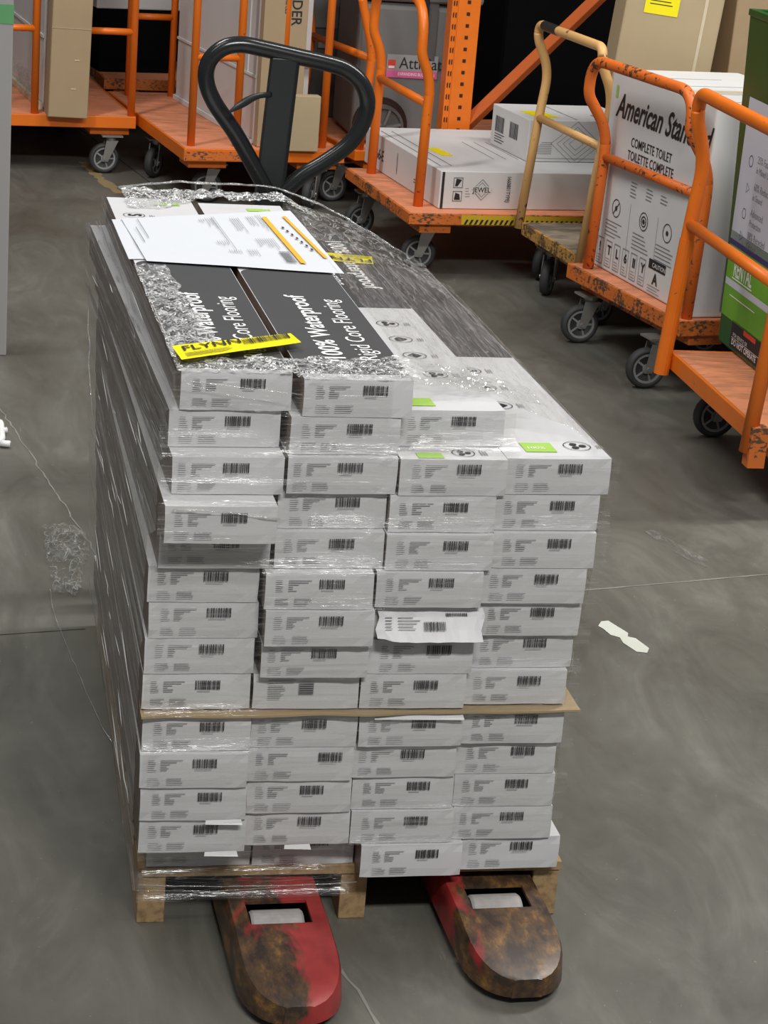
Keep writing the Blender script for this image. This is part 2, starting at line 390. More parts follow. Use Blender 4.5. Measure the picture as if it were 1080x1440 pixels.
def print_mesh(seed, style=0):
    """shipping print on the box end: two columns of small text, barcode, lower text"""
    rnd = random.Random(100+seed); mb = MB(); mc = MB(); o = (-BW/2, -.0042, 0); X = (1, 0, 0); Z = (0, 0, 1)
    x0 = .010 + rnd.random()*.005; top = .046 + rnd.random()*.003
    if style == 1:
        textlines(mb, o, X, Z, x0+.01, top, .045, 2, .0032, .0014, 'ink_grey', rnd)
        textlines(mb, o, X, Z, x0+.01, top-.009, .028, 7, .0036, .0010, 'ink_grey', rnd)
        frame_quad(mc, o, X, Z, .072, .026, .095, .046, 'ink_grey')
        for k in range(5): frame_quad(mc, o, X, Z, .073, .0275+k*.0037, .094, .0290+k*.0037, 'ink', .0001)
        return mb.mesh('printed_text'), mc.mesh('barcode')
    dx = .062*(1 if style == 2 else 0)
    textlines(mb, o, X, Z, x0, top, .013, 6, .0033, .0010, 'ink_grey', rnd)
    textlines(mb, o, X, Z, x0+.019, top, .036, 2, .0033, .0011, 'ink_grey', rnd)
    textlines(mb, o, X, Z, x0+.019, top-.0066, .016, 4, .0033, .0011, 'ink_grey', rnd, jag=.6)
    textlines(mb, o, X, Z, x0, .018, .022, 4, .0030, .0009, 'ink_grey', rnd)
    textlines(mb, o, X, Z, x0+.029, .018, .029, 4, .0030, .0009, 'ink_grey', rnd)
    bx = x0 + .064 + rnd.random()*.008 + dx*.5; x = bx
    while x < bx + .037:
        wd = rnd.choice([.0006, .0009, .0016, .0022]); frame_quad(mc, o, X, Z, x, top-.0125, x+wd, top+.0025, 'ink'); x += wd + rnd.choice([.0006, .0009, .0012])
    textlines(mb, o, X, Z, bx+.003, top-.0160, .027, 1, .003, .0009, 'ink_grey', rnd)
    return mb.mesh('printed_text'), mc.mesh('barcode')
PM = [print_mesh(s) for s in range(6)]; PM_S = print_mesh(50, 1); PM_W = print_mesh(51, 2)

COLS = [
 [(13,.107,-.025),(12,.094,-.02),(11,.096,-.065),(10,.082,-.115),(9,.083,-.065),(8,.070,-.055),(7,.073,-.055),(6,.070,-.055),(5,.068,-.055),(4,.071,-.065),(3,.068,-.075),(2,.071,-.070),(1,.073,-.065),(0,.094,-.005)],
 [(13,.285,-.050),(12,.270,-.050),(11,.268,-.060),(10,.258,-.050),(9,.256,-.065),(8,.241,-.085),(7,.245,-.090),(6,.244,-.075),(5,.237,-.060),(4,.239,-.060),(3,.236,-.060),(2,.239,-.055),(1,.242,-.050),(0,.262,-.01)],
 [(12,.443,-.005),(11,.437,-.065),(10,.425,-.065),(9,.424,-.075),(8,.412,-.080),(7,.414,-.060),(6,.412,-.065),(5,.405,-.065),(4,.407,-.065),(3,.404,-.055),(2,.407,-.050),(1,.410,-.055),(0,.429,-.060)],
 [(11,.604,-.055),(10,.592,-.055),(9,.591,-.065),(8,.581,-.065),(7,.582,-.055),(6,.579,-.045),(5,.572,-.055),(4,.574,-.060),(3,.570,-.050),(2,.574,-.050),(1,.577,-.050),(0,.597,-.045)]]
PH = .0585
def zof(l): return .1025 + l*PH + (.0075 if l >= 5 else 0)
def backx(l):    # where the back of the leftmost stack lies (left side), by layer
    if l >= 13: return .021
    if l == 12: return -.009
    z = zof(l)
    return .001 if z > .7 else (.004 + (.7-z)*.035)
ORD = ['topmost', 'second from the top', 'third from the top', 'fourth from the top', 'fifth from the top', 'sixth from the top', 'seventh from the top', 'eighth from the top', 'ninth from the top', 'tenth from the top', 'eleventh from the top', 'twelfth from the top', 'thirteenth from the top', 'bottom one']
CN = ['the leftmost column', 'the second column from the left', 'the third column from the left', 'the rightmost column']
SPECIAL = {(0,0): 'white flooring box under the front yellow label, topmost in the leftmost column',
 (0,3): 'white flooring box jutting forward, fourth from the top in the leftmost column',
 (0,13): 'white flooring box set back on the pallet, bottom of the leftmost column',
 (1,13): 'white flooring box set back on the pallet, bottom of the second column',
 (1,8): 'white flooring box with a square grey barcode just above the cardboard sheet',
 (1,10): 'white flooring box with its barcode furthest right, eleventh down in the second column',
 (2,5): 'white flooring box with the torn, lifted end flap in the third column',
 (2,1): 'white flooring box with crumpled printed end, second from the top in the third column',
 (2,12): 'white flooring box overhanging the pallet, bottom of the third column',
 (3,11): 'white flooring box at the bottom right corner, bottom of the rightmost column',
 (3,0): 'white flooring box with lime badge, topmost in the rightmost lowest column'}
BOX = {}
for ci, c in enumerate(COLS):
    n = len(c)
    for k, (l, x, y) in enumerate(c):
        rnd = random.Random(ci*50+k)
        lx = next(q[1] for q in COLS[0] if q[0] == min(l, 13)) - BW/2
        yaw = -(backx(l) - lx) / BL
        if (ci, k) in SPECIAL: lab = SPECIAL[(ci, k)]
        else:
            lab = 'white flooring box, %s in %s of the pallet load' % (ORD[k] if k < n-1 else 'bottom one', CN[ci])
            if len(lab.split()) > 16: lab = lab.replace(' of the pallet load', '')
        b = thing('flooring_box', lab, 'box', (x, y, zof(l)), yaw, 'flooring boxes stacked on the pallet')
        mesh_child('carton', CM[(ci*3+k) % 8], b)
        pm = PM[rnd.randrange(6)]
        if (ci, k) == (1, 8): pm = PM_S
        if (ci, k) == (1, 10): pm = PM_W
        sh_ = rnd.uniform(-.003, .005)
        for nm_, me_ in zip(('printed_text', 'barcode'), pm): mesh_child(nm_, me_, b).location.x = sh_
        BOX[(ci, k)] = b

# torn flap on one box
b = BOX[(2, 5)]
mb = MB(); rnd = random.Random(5); nx = 14; vs = []
for j, (yy, zz) in enumerate([(-.007, .0535), (-.014, .040), (-.024, .024), (-.036, .008)]):
    for i in range(nx+1):
        u = i/nx; vs.append((-.078 + u*.166 + (.004*math.sin(j*2)), yy + .003*noise.noise(Vector((u*5, j, 1))), zz + .0035*noise.noise(Vector((u*6, j*1.3, 4))) + (.006*max(0, .15-u)/.15 if j == 3 else 0)))
mb.add(vs, [(j*(nx+1)+i, (j+1)*(nx+1)+i, (j+1)*(nx+1)+i+1, j*(nx+1)+i+1) for j in range(3) for i in range(nx)], 'carton')
fl = mb.build('torn_flap', b, label='bright lifted end flap with a barcode')
so = fl.modifiers.new('thick', 'SOLIDIFY'); so.thickness = .001
mb = MB(); o = Vector((-.078, -.0255, .0235)); X = Vector((1, 0, 0)); Z = Vector((0, .64, .77))
textlines(mb, o, X, Z, .012, .018, .014, 5, .0045, .0012, 'ink_grey', rnd, .0045)
textlines(mb, o, X, Z, .032, .018, .035, 5, .0045, .0012, 'ink_grey', rnd, .0045)
x = .072
while x < .106:
    wd = rnd.choice([.0007, .0011, .002]); frame_quad(mb, o, X, Z, x, -.002, x+wd, .012, 'ink', .0045); x += wd+.0008
x = .107
while x < .140:
    wd = rnd.choice([.0007, .0011, .002]); frame_quad(mb, o, X, Z, x, .021, x+wd, .026, 'ink', .0045); x += wd+.0008
mb.build('end_print', fl)
# lifted paper corner on a few ends
for key, (x0, x1, z0) in {(0, 11): (.02, .075, -.004), (1, 12): (-.02, .02, -.004), (2, 8): (-.06, .08, .050), (0, 12): (.02, .07, -.0035)}.items():
    mb = MB(); mb.add([(x0, -.0045, z0+.006), (x1, -.0045, z0+.007), (x1+.002, -.010, z0), (x0-.001, -.009, z0+.001)], [(0, 3, 2, 1)], 'carton')
    mb.build('loose_paper_edge', BOX[key])

# printing on the exposed tops. local frame: x across (centre 0), y into the depth, z top
def top_print(b, items):
    zt = BH + .0006
    for it in items:
        mb = MB(); it(mb, zt + (.0002 if it.kind_ != 'charcoal_panel' else 0)); mb.build(it.kind_, b)
def kd(f, k): f.kind_ = k; return f
def qd(x0, y0, x1, y1, mat, dz=0): return kd(lambda mb, z: mb.quad([(x0, y0, z+dz), (x1, y0, z+dz), (x1, y1, z+dz), (x0, y1, z+dz)], mat), 'green_badge')
def panel_round(x0, y0, x1, y1, r, mat, corners):
    def f(mb, z):
        pts = []
        for (cx, cy, a0, key) in ((x0, y0, 180, 0), (x1, y0, 270, 1), (x1, y1, 0, 2), (x0, y1, 90, 3)):
            if key in corners:
                ox = cx + (r if cx == x0 else -r); oy = cy + (r if cy == y0 else -r)
                pts += [(ox + r*math.cos(R(a0+t*10)), oy + r*math.sin(R(a0+t*10)), z) for t in range(10)]
            else: pts.append((cx, cy, z))
        mb.quad(pts, mat)
    return kd(f, 'charcoal_panel')
def tx(body, size, x, y, xd, yd, mat, **kw): return kd(lambda mb, z: text_into(mb, body, size, (x, y, z+.0004), xd, yd, mat, **kw), 'lettering')
def icon(cx, cy, r, kind):
    def f(mb, z):
        o = (0, 0, z+.0004); X = (1, 0, 0); Y = (0, 1, 0)
        ring(mb, o, X, Y, cx, cy, r, .0014, 'ink')
        if kind == 'half': disc(mb, o, X, Y, cx, cy, r*.93, 'ink_grey', .0001, -90, 90)
        elif kind == 'S': text_into(mb, 'S', r*1.7, (cx-r*.5, cy+r*.5, z+.0005), (0, -1, 0), (1, 0, 0), 'ink', bold=.03)
        elif kind == 'house': mb.quad([(cx-r*.1, cy-r*.6, z+.0005), (cx+r*.6, cy, z+.0005), (cx-r*.1, cy+r*.6, z+.0005), (cx-r*.5, cy+r*.2, z+.0005), (cx-r*.5, cy-r*.4, z+.0005)], 'ink')
        elif kind == 'sq': ring(mb, o, X, Y, cx, cy, r*.62, r*.2, 'ink', .0001, 4); disc(mb, o, X, Y, cx+.1*r, cy, r*.3, 'ink', .0001)
        elif kind == 'dots':
            for q in range(3): disc(mb, o, X, Y, cx + r*.4*math.cos(q*2.1), cy + r*.4*math.sin(q*2.1), r*.27, 'ink', .0001)
        rnd = random.Random(int(cx*1000))
        for q in range(3): frame_quad(mb, o, (0, 1, 0), (-1, 0, 0), cy - .012, -(cx + r + .010 + q*.004), cy + .012*rnd.random(), -(cx + r + .0085 + q*.004), 'ink_grey')
    return kd(f, 'icon')
AW = ((0, 1, 0), (-1, 0, 0))     # reads away from the viewer
TW = ((0, -1, 0), (1, 0, 0))     # reads towards the viewer
def far_end():
    return [qd(.008, 1.16, .055, 1.185, 'green_badge'), tx('100%', .013, .050, 1.165, *AW, 'white_ink'), icon(.028, 1.02, .021, 'half'), icon(-.045, 1.06, .021, 'S')]
def brand(y0, dirn):
    if dirn > 0: return [tx('100% Waterproof', .046, .000, y0, *AW, 'white_ink', sx=1.15, bold=.018), tx('Rigid Core Flooring', .044, .052, y0, *AW, 'white_ink', sx=1.05)]
    return [tx('100% Waterproof', .046, .028, y0, *TW, 'white_ink', sx=1.15, bold=.018), tx('Rigid Core Flooring', .044, -.028, y0, *TW, 'white_ink', sx=1.05)]
top_print(BOX[(0, 0)], [panel_round(-.0815, .02, .0815, .69, .03, 'panel_grey', (3,))] + brand(.075, 1) + far_end())
top_print(BOX[(1, 0)], [panel_round(-.0815, .03, .0815, .675, .03, 'panel_grey', (2, 3))] + brand(.10, 1) + far_end())
top_print(BOX[(2, 0)], [panel_round(-.0815, .61, .0815, 1.224, .02, 'panel_grey', ()), icon(.012, .50, .020, 'dots'), icon(.012, .40, .020, 'house'), icon(.012, .30, .020, 'sq'), icon(-.06, .445, .018, 'dots'), icon(-.06, .35, .018, 'S'), icon(.02, .19, .020, 'dots'),
   qd(-.06, .02, -.022, .06, 'green_badge')] + brand(1.14, -1))
top_print(BOX[(3, 0)], [panel_round(-.0815, .56, .0815, 1.224, .02, 'panel_grey', ()), icon(-.02, .47, .020, 'dots'), icon(-.02, .37, .020, 'house'), icon(-.02, .27, .020, 'sq'), qd(-.045, .030, .005, .075, 'green_badge'), tx('100%', .014, -.04, .045, (1, 0, 0), (0, 1, 0), 'white_ink'), icon(.045, .06, .022, 'dots')])
top_print(BOX[(2, 1)], [qd(-.055, .005, -.015, .03, 'green_badge'), icon(.02, .03, .018, 'dots')])

# cardboard slip sheet
mb = MB(); nx = 30; vs = []
for j, y in enumerate((-.075, -.06, .4, 1.2)):
    for i in range(nx+1):
        u = i/nx; x = (-.016 if j < 2 else .0) + u*(.694 if j < 2 else .68) + max(0, y)*.024
        yy = y + (.006*noise.noise(Vector((u*9, 0, 3))) if j == 0 else 0); vs.append((x, yy, .3975 + (.0008*math.sin(u*20) if j == 0 else 0)))
mb.add(vs, [(j*(nx+1)+i, j*(nx+1)+i+1, (j+1)*(nx+1)+i+1, (j+1)*(nx+1)+i) for j in range(3) for i in range(nx)], 'cardsheet')
o = mb.build('cardboard_sheet'); s_ = o.modifiers.new('thick', 'SOLIDIFY'); s_.thickness = .0034; s_.offset = 0
tag(o, 'thin brown cardboard slip sheet sticking out between the box layers', 'cardboard sheet')

# paperwork and yellow labels on the load
def sheet(name, corners, z, mat, nx=10, ny=8, amp=.002, seed=1, parent=None):
    """corners: back-left, back-right, front-right, front-left"""
    a, b, c, d = [Vector((*p, 0)) for p in corners]; mb = MB(); vs = []
    for j in range(ny+1):
        for i in range(nx+1):
            u = i/nx; v = j/ny; p = a.lerp(b, u).lerp(d.lerp(c, u), v)
            e = abs(v-.5)*2; vs.append((p.x, p.y, z + amp*(1+noise.noise(Vector((u*2.5, v*2.5, seed)))*1.2) ))
    mb.add(vs, [(j*(nx+1)+i, (j+1)*(nx+1)+i, (j+1)*(nx+1)+i+1, j*(nx+1)+i+1) for j in range(ny) for i in range(nx)], mat)
    return mb.build(name, parent, smooth=True)
ZT = zof(13) + BH
o = sheet('packing_slip', [(.012, .985), (.22, 1.045), (.225, .70), (.014, .665)], ZT + .001, 'paper', amp=.001, seed=4)
tag(o, 'lower white sheet of paperwork peeking out at the left corner of the load', 'paper')
p2 = thing('packing_slip', 'white printed order sheet with orange highlighter marks lying on the boxes', 'paper', (0, 0, 0))
pg = sheet('page', [(.030, .985), (.375, 1.115), (.385, .595), (.043, .645)], ZT + .0035, 'paper', amp=.0010, seed=2, parent=p2)
mb = MB(); rnd = random.Random(8)
def pp(u, v): # page coordinates: u left-right, v back-front
    a = Vector((.030, .985, 0)); b_ = Vector((.375, 1.115, 0)); c = Vector((.385, .595, 0)); d = Vector((.043, .645, 0))
    p = a.lerp(b_, u).lerp(d.lerp(c, u), v); p.z = ZT + .0075; return p
def pq(u0, v0, u1, v1, mat): mb.quad([pp(u0, v0), pp(u0, v1), pp(u1, v1), pp(u1, v0)], mat)
pq(.08, .06, .084, .5, 'ink_grey'); pq(.045, .25, .049, .6, 'ink_grey')
for (u, v, n, L) in ((.42, .12, 3, .08), (.46, .1, 4, .2), (.50, .08, 2, .75), (.60, .12, 5, .3), (.70, .1, 4, .25), (.76, .08, 3, .3), (.44, .55, 5, .1), (.47, .72, 6, .06), (.66, .5, 5, .15), (.72, .5, 4, .2), (.57, .7, 5, .12)):
    for k in range(n): pq(u + k*.012, v, u + k*.012 + .0025, v + L*(.6+rnd.random()*.4), 'ink_grey')
for k in range(9): pq(.735 + k*.006, .72, .738 + k*.006, .90, 'ink')
for k in range(7): pq(.86 + .01*k, .3 + .06*k, .872 + .01*k, .33 + .06*k, 'ink')
mb.build('printing', p2)
mb = MB(); 
for k in range(8):
    pass
mb.quad([pp(.79, .12), pp(.805, .90), pp(.835, .90), pp(.82, .12)], 'orange_marker'); mb.quad([pp(.915, .12), pp(.955, .80), pp(.975, .80), pp(.935, .12)], 'orange_marker')
mb.build('highlighter_mark', p2)

def ylabel(label, corners, z, body, mirror=False, seed=3):
    a, b_, c, d = [Vector((*p, 0)) for p in corners]
    t = thing('yellow_label', label, 'label')
    sheet('sticker', corners, z, 'yellow_label', amp=.0008, seed=seed, parent=t, ny=4)
    mb = MB(); X = (c - d).normalized() if not mirror else (a - b_).normalized(); Y = (a - d).normalized() if not mirror else (d-a).normalized()
    o = (d if not mirror else b_); o = Vector((o.x, o.y, z + .0026)); L = (c-d).length; Hh = (a-d).length
    text_into(mb, body, Hh*.46, o + X*L*.05 + Y*Hh*.50, X, Y, 'ink', sx=1.05, bold=.012)
    rnd = random.Random(4)
    textlines(mb, o, X, Y, L*.05, Hh*.30, L*.4, 3, Hh*.09, Hh*.03, 'ink', rnd)
    x = L*.55
    while x < L*.93:
        wd = rnd.choice([.0012, .002, .0032]); frame_quad(mb, o, X, Y, x, Hh*.35, x+wd, Hh*.72, 'ink'); x += wd+.0016
    mb.build('label_print', t); return t
ylabel('bright yellow label with barcode across the front left top of the load', [(.020, .062), (.214, .150), (.222, .098), (.026, -.012)], ZT + .0135, 'FLYNN')
ylabel('yellow label under wrap on the dark printed top behind the order sheet', [(.372, 1.04), (.522, 1.0), (.512, .935), (.37, .965)], zof(12) + BH + .001, 'FLYNN', True)

# ------------------------------------------------------------------ stretch wrap
wrap = thing('stretch_wrap', 'clear crinkled plastic stretch wrap around the stack of flooring boxes', 'plastic wrap')
def leftx(z, y):
    """left envelope of the box stack"""
    best = 9; lo_ = .06 if z < zof(12) + .02 else .006
    for l, x, yf in COLS[0]:
        z0 = zof(l)
        if z0 - lo_ < z < z0 + BH + lo_:
            t = min(1, max(0, (y - yf)/BL)); fx = x - BW/2
            best = min(best, fx + (backx(l) - fx)*t)
    return best
NV, NU = 110, 60; vs = []
ztop = zof(13) + BH
for j in range(NV+1):
    z = .088 + (ztop + .002 - .088)*j/NV
    for i in range(NU+1):
        u = i/NU; y = -.075 + u*1.300
        if z > zof(13) - .01: y = -.03 + u*1.255
        x = leftx(z, y) - .007
        s = noise.noise(Vector((z*55, y*2.2, 0)))*.0032 + noise.noise(Vector((z*140, y*4, 5)))*.0012
        x += -abs(s)
        vs.append((x, y, z))
mb = MB(); mb.add(vs, [(j*(NU+1)+i, (j+1)*(NU+1)+i, (j+1)*(NU+1)+i+1, j*(NU+1)+i+1) for j in range(NV) for i in range(NU)], 'film_side')
mb.build('left_film', wrap, smooth=True)
# front film over the ends
def fronty(x, z):
    b = 9
    for ci, c in enumerate(COLS):
        for l, bx_, yf in c:
            z0 = zof(l)
            if z0 - .012 < z < z0 + BH + .012 and bx_ - BW/2 - .02 < x < bx_ + BW/2 + .02: b = min(b, yf)
    return b
NXF, NZF = 90, 120; vs = []; fs = []; ok = {}
g = [[fronty(-.012 + i/NXF*.71, .083 + j/NZF*(ztop + .004 - .083)) for i in range(NXF+1)] for j in range(NZF+1)]
for it in range(2):
    g = [[(9 if g[j][i] > 5 else min(g[j][i], sum(g[max(0, min(NZF, j+a))][max(0, min(NXF, i+b))] if g[max(0, min(NZF, j+a))][max(0, min(NXF, i+b))] < 5 else g[j][i] for a in (-1, 0, 1) for b in (-2, 0, 2))/9)) for i in range(NXF+1)] for j in range(NZF+1)]
for j in range(NZF+1):
    for i in range(NXF+1):
        x = -.012 + i/NXF*.71; z = .083 + j/NZF*(ztop + .004 - .083); y = g[j][i]
        k = j*(NXF+1)+i; ok[k] = y < 5
        y = (y if y < 5 else -.07)
        if z < .102: y = min(y, -.045)
        vs.append((x, y - .0095 - abs(noise.noise(Vector((x*3, z*70, 2))))*.0022, z))
def ftop(x):
    # flap region, kept off by the torn flap
    return True
for j in range(NZF):
    for i in range(NXF):
        q = (j*(NXF+1)+i, j*(NXF+1)+i+1, (j+1)*(NXF+1)+i+1, (j+1)*(NXF+1)+i)
        x = -.012 + i/NXF*.71; z = .083 + j/NZF*(ztop + .004 - .083)
        if x > .32 and z < .165: continue            # the overhanging bottom boxes stand free of the wrap
        if .32 < x < .50 and zof(7)-.03 < z < zof(7)+BH: continue
        if x > .33 and z > zof(12)+BH*.9: continue
        if all(ok[k] for k in q) or (z < .11 and x < .33): fs.append(q)
mb = MB(); mb.add(vs, fs, 'film_front'); mb.build('front_film', wrap, smooth=True)
# right hand film, from the top of the second column down over the lower columns
def hull(x):
    pts = [(.372, ztop+.004), (.40, ztop-.012), (.53, zof(12)+BH+.012), (.60, zof(12)+.0), (.692, zof(11)+BH+.006), (.705, zof(11)+BH-.01), (.712, zof(11)+.0), (.708, .5), (.70, .2)]
    for (a, b), (c, d) in zip(pts[:-1], pts[1:]):
        if x <= c: return b + (d-b)*(x-a)/(c-a)
    return pts[-1][1]
pts = [(.374, ztop+.003), (.42, ztop-.018), (.48, zof(12)+BH+.016), (.530, zof(12)+BH+.008), (.565, zof(12)+BH-.012), (.62, zof(11)+BH+.030), (.665, zof(11)+BH+.012), (.687, zof(11)+BH+.003), (.691, zof(11)+BH-.012), (.677, .70), (.673, .60), (.662, .50), (.657, .40), (.656, .20)]
def poly(t):
    ds = [0]
    for a, b in zip(pts[:-1], pts[1:]): ds.append(ds[-1] + math.hypot(b[0]-a[0], b[1]-a[1]))
    s = t*ds[-1]
    for k in range(len(pts)-1):
        if s <= ds[k+1] + 1e-9:
            q = (s-ds[k])/(ds[k+1]-ds[k]); return (pts[k][0] + (pts[k+1][0]-pts[k][0])*q, pts[k][1] + (pts[k+1][1]-pts[k][1])*q)
    return pts[-1]
NU, NV = 80, 90; vs = []
for j in range(NV+1):
    v = j/NV; y = -.058 + v*1.06
    for i in range(NU+1):
        t = i/NU; x, z = poly(t); yy_ = y
        a = noise.noise(Vector((t*46, y*2.2, 7)))*.0035 + noise.noise(Vector((t*90, y*6, 9)))*.0016
        zz = z + abs(a)*(1.2 if z > .78 else .4); xx = x + (abs(a) + .024*max(0, min(1, yy_/1.0)) if z < .79 else 0)
        yy = y
        if t < .32: yy = max(y, .035 + (.32-t)/.32*.03 + .02*noise.noise(Vector((t*14, 0, 1))))
        vs.append((xx, yy, zz))
mb = MB(); mb.add(vs, [(j*(NU+1)+i, j*(NU+1)+i+1, (j+1)*(NU+1)+i+1, (j+1)*(NU+1)+i) for j in range(NV) for i in range(NU)], 'film_right')
mb.build('right_film', wrap, smooth=True)
# crinkled film patches on the top: geometry = heightfield with sharp creases
def crinkle(name, fpos, nu, nv, amp, mat, seed, freq=(40, 26)):
    vs = []
    for j in range(nv+1):
        for i in range(nu+1):
            u, v = i/nu, j/nv; p = Vector(fpos(u, v))
            h = abs(noise.noise(Vector((p.x*freq[0], p.y*freq[1], seed)))) * amp * 1.6 + abs(noise.noise(Vector((p.x*freq[0]*2.6, p.y*freq[1]*2.6, seed+3)))) * amp*.7
            vs.append((p.x, p.y, p.z + h))
    mb = MB(); mb.add(vs, [(j*(nu+1)+i, j*(nu+1)+i+1, (j+1)*(nu+1)+i+1, (j+1)*(nu+1)+i) for j in range(nv) for i in range(nu)], mat)
    return mb.build(name, wrap)
def fp(u, v):
    x = .018 + u*.362
    yb = .035 + .05*(1 - abs(u-.5)*1.2)*0 + .022*noise.noise(Vector((u*9, 0, 2))) + (.06 if u < .12 else 0)*(1-u/.12) + .02*u
    yf = -.032 if u < .48 else -.056
    return (x, yf + (yb-yf)*v, ZT + .003)
crinkle('front_top_film', fp, 110, 26, .0045, 'film_top', 1)
def fl_(u, v):
    y = .05 + v*.57; x0 = .018; wd = .055 + .03*(1-v) + .014*noise.noise(Vector((v*11, 1, 2))); return (x0 + u*wd, y, ZT + .002)
crinkle('left_top_film', fl_, 24, 110, .0045, 'film_top', 5, (40, 18))
def bk(u, v):
    x = .055 + u*.40; y0 = 1.10 if u < .3 else 1.22; y0 = 1.10 + min(1, max(0, (u-.15)/.25))*.10 + .02*noise.noise(Vector((u*8, 3, 2)))
    y = y0 + v*(1.275-y0); return (x, y, ZT + .002 + .014*math.sin(v*math.pi) * abs(noise.noise(Vector((u*6, 0, 8))))*2 - (0 if u < .82 else (u-.82)*.22))
crinkle('back_top_film', bk, 120, 30, .006, 'film_top', 9, (34, 30))
def bkr(u, v):
    x = .385 + u*.30; z = ZT - .012 - u*.115 + (.02*math.sin(u*math.pi))
    return (x, .93 + v*.34 - u*.05, z)
crinkle('back_right_film', bkr, 90, 60, .006, 'film_clear', 12, (26, 16))
def brf(u, v):   # bunched band where the film leaves the second column
    x = .372 + u*.25; z = zof(12)+BH + .022*(1-u)*(1-u) + .014 - u*.02 - max(0, u-.6)*.06
    return (x, .02 + v*(.13 - .03*u) + .03*noise.noise(Vector((u*5, 2, 2))) + .09*u, z)
crinkle('bunched_film', brf, 90, 34, .006, 'film_clear', 15, (30, 34))
# thin white strands that paint glints along the left film
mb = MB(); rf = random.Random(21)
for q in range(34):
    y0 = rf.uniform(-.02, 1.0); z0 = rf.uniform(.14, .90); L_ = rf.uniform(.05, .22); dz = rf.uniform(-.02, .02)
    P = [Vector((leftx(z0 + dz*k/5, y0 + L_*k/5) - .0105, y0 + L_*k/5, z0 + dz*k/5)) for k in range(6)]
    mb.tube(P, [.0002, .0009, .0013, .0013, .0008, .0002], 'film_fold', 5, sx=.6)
mb.build('glint_strands', wrap, smooth=True, label='short bright strands standing in for film glints')['kind'] = 'stuff'
# bunched tail strands
def strand(name, pts, r, mat='film_strand', parent=wrap, seed=0):
    P = fillet(pts, .05); P = [p + noise.noise_vector(p*25 + Vector((seed, 0, 0)))*r*1.2 for p in P]
    mb = MB(); mb.tube(P, [r*(.5+.7*abs(noise.noise(p*40))*1.5) for p in P], mat, 6, sx=.5); return mb.build(name, parent, smooth=True)
strand('film_edge_roll', [(-.028, .955, .76), (-.030, .90, .70), (-.028, .8, .60)], .004, seed=1)
strand('film_edge_roll', [(.05, 1.25, ZT+.01), (.15, 1.262, ZT+.024), (.26, 1.27, ZT+.020), (.36, 1.27, ZT+.022), (.45, 1.26, ZT-.005), (.56, 1.24, ZT-.055), (.60, 1.16, ZT-.075)], .0028, 'film_strand', seed=2)
strand('film_edge_roll', [(-.01, -.085, .118), (.1, -.075, .105), (.25, -.070, .098), (.34, -.068, .100)], .0012, seed=3)
strand('film_edge_roll', [(-.01, -.060, .094), (.12, -.058, .086), (.22, -.056, .088)], .0010, seed=4)
strand('film_edge_roll', [(.025, -.048, zof(13)+.052), (.08, -.050, zof(13)+.045), (.14, -.050, zof(13)+.040), (.2, -.052, zof(13)+.034)], .0011, seed=7)
strand('film_edge_roll', [(.03, -.05, zof(13)+.046), (.09, -.052, zof(13)+.032), (.17, -.052, zof(13)+.020)], .0009, seed=8)
strand('film_edge_roll', [(.01, -.12, zof(11)-.006), (.06, -.125, zof(11)-.004), (.12, -.12, zof(11)-.012), (.168, -.12, zof(11)-.018)], .0016, seed=5)
# loose scrap hanging to the floor on the left
mb = MB(); nu, nv = 18, 26; vs = []
for j in range(nv+1):
    for i in range(nu+1):
        u, v = i/nu, j/nv
        p = Vector((-.045 + u*.10, 1.82 - v*.42 - .05*u, .004))
        p += Vector((.012*noise.noise(Vector((v*5, 0, 1))), 0, .012*abs(noise.noise(Vector((u*5, v*8, 2)))) + .012*(1-v)*math.sin(u*3)))
        vs.append(p)
mb.add(vs, [(j*(nu+1)+i, j*(nu+1)+i+1, (j+1)*(nu+1)+i+1, (j+1)*(nu+1)+i) for j in range(nv) for i in range(nu) if (i/nu + j/nv*.7 < 1.15)], 'film_clear')
o = mb.build('film_scrap', smooth=True); tag(o, 'thin clear plastic film scrap lying on the floor left of the load', 'plastic film')
o = strand('film_strand', [(-.05, 1.42, .004), (-.052, 1.28, .004), (-.03, 1.05, .004), (-.018, .93, .004), (.0, .75, .004), (.018, .64, .004)], .0022, 'film_strand', None, 6)
tag(o, 'thin twisted strand of clear plastic on the floor beside the pallet', 'plastic strand')

# ------------------------------------------------------------------ pallet jack
def jack_paint(name, seed, red_amt, cx):
    m, nt, b = new_mat(name)
    f = noise_tex(nt, 5, 6, .6, mapscale=(1.6, .8, 1), dist=.4); tcx = nt.nodes.new('ShaderNodeTexCoord'); sep = nt.nodes.new('ShaderNodeSeparateXYZ')
    nt.links.new(tcx.outputs['Object'], sep.inputs[0])
    s0 = nt.nodes.new('ShaderNodeMath'); s0.operation = 'SUBTRACT'; s0.inputs[1].default_value = cx; nt.links.new(sep.outputs[0], s0.inputs[0])
    a = nt.nodes.new('ShaderNodeMath'); a.operation = 'MULTIPLY_ADD'; a.inputs[1].default_value = seed; nt.links.new(s0.outputs[0], a.inputs[0]); nt.links.new(f, a.inputs[2])
    red = ramp(nt, noise_tex(nt, 14, 5), [(.3, (.22, .018, .016)), (.7, (.42, .045, .045))])
    brown = ramp(nt, noise_tex(nt, 30, 6, .7, mapscale=(1, .5, 1)), [(.40, (.030, .018, .013)), (.55, (.09, .048, .022)), (.68, (.24, .12, .025))])
    mask = ramp(nt, a.outputs[0], [(red_amt-.035, (0, 0, 0)), (red_amt+.035, (1, 1, 1))])
    nt.links.new(mixc(nt, mask, brown, red), b.inputs['Base Color'])
    b.inputs['Roughness'].default_value = .36
    bump(nt, b, noise_tex(nt, 60, 4), .2, .001)
    return m
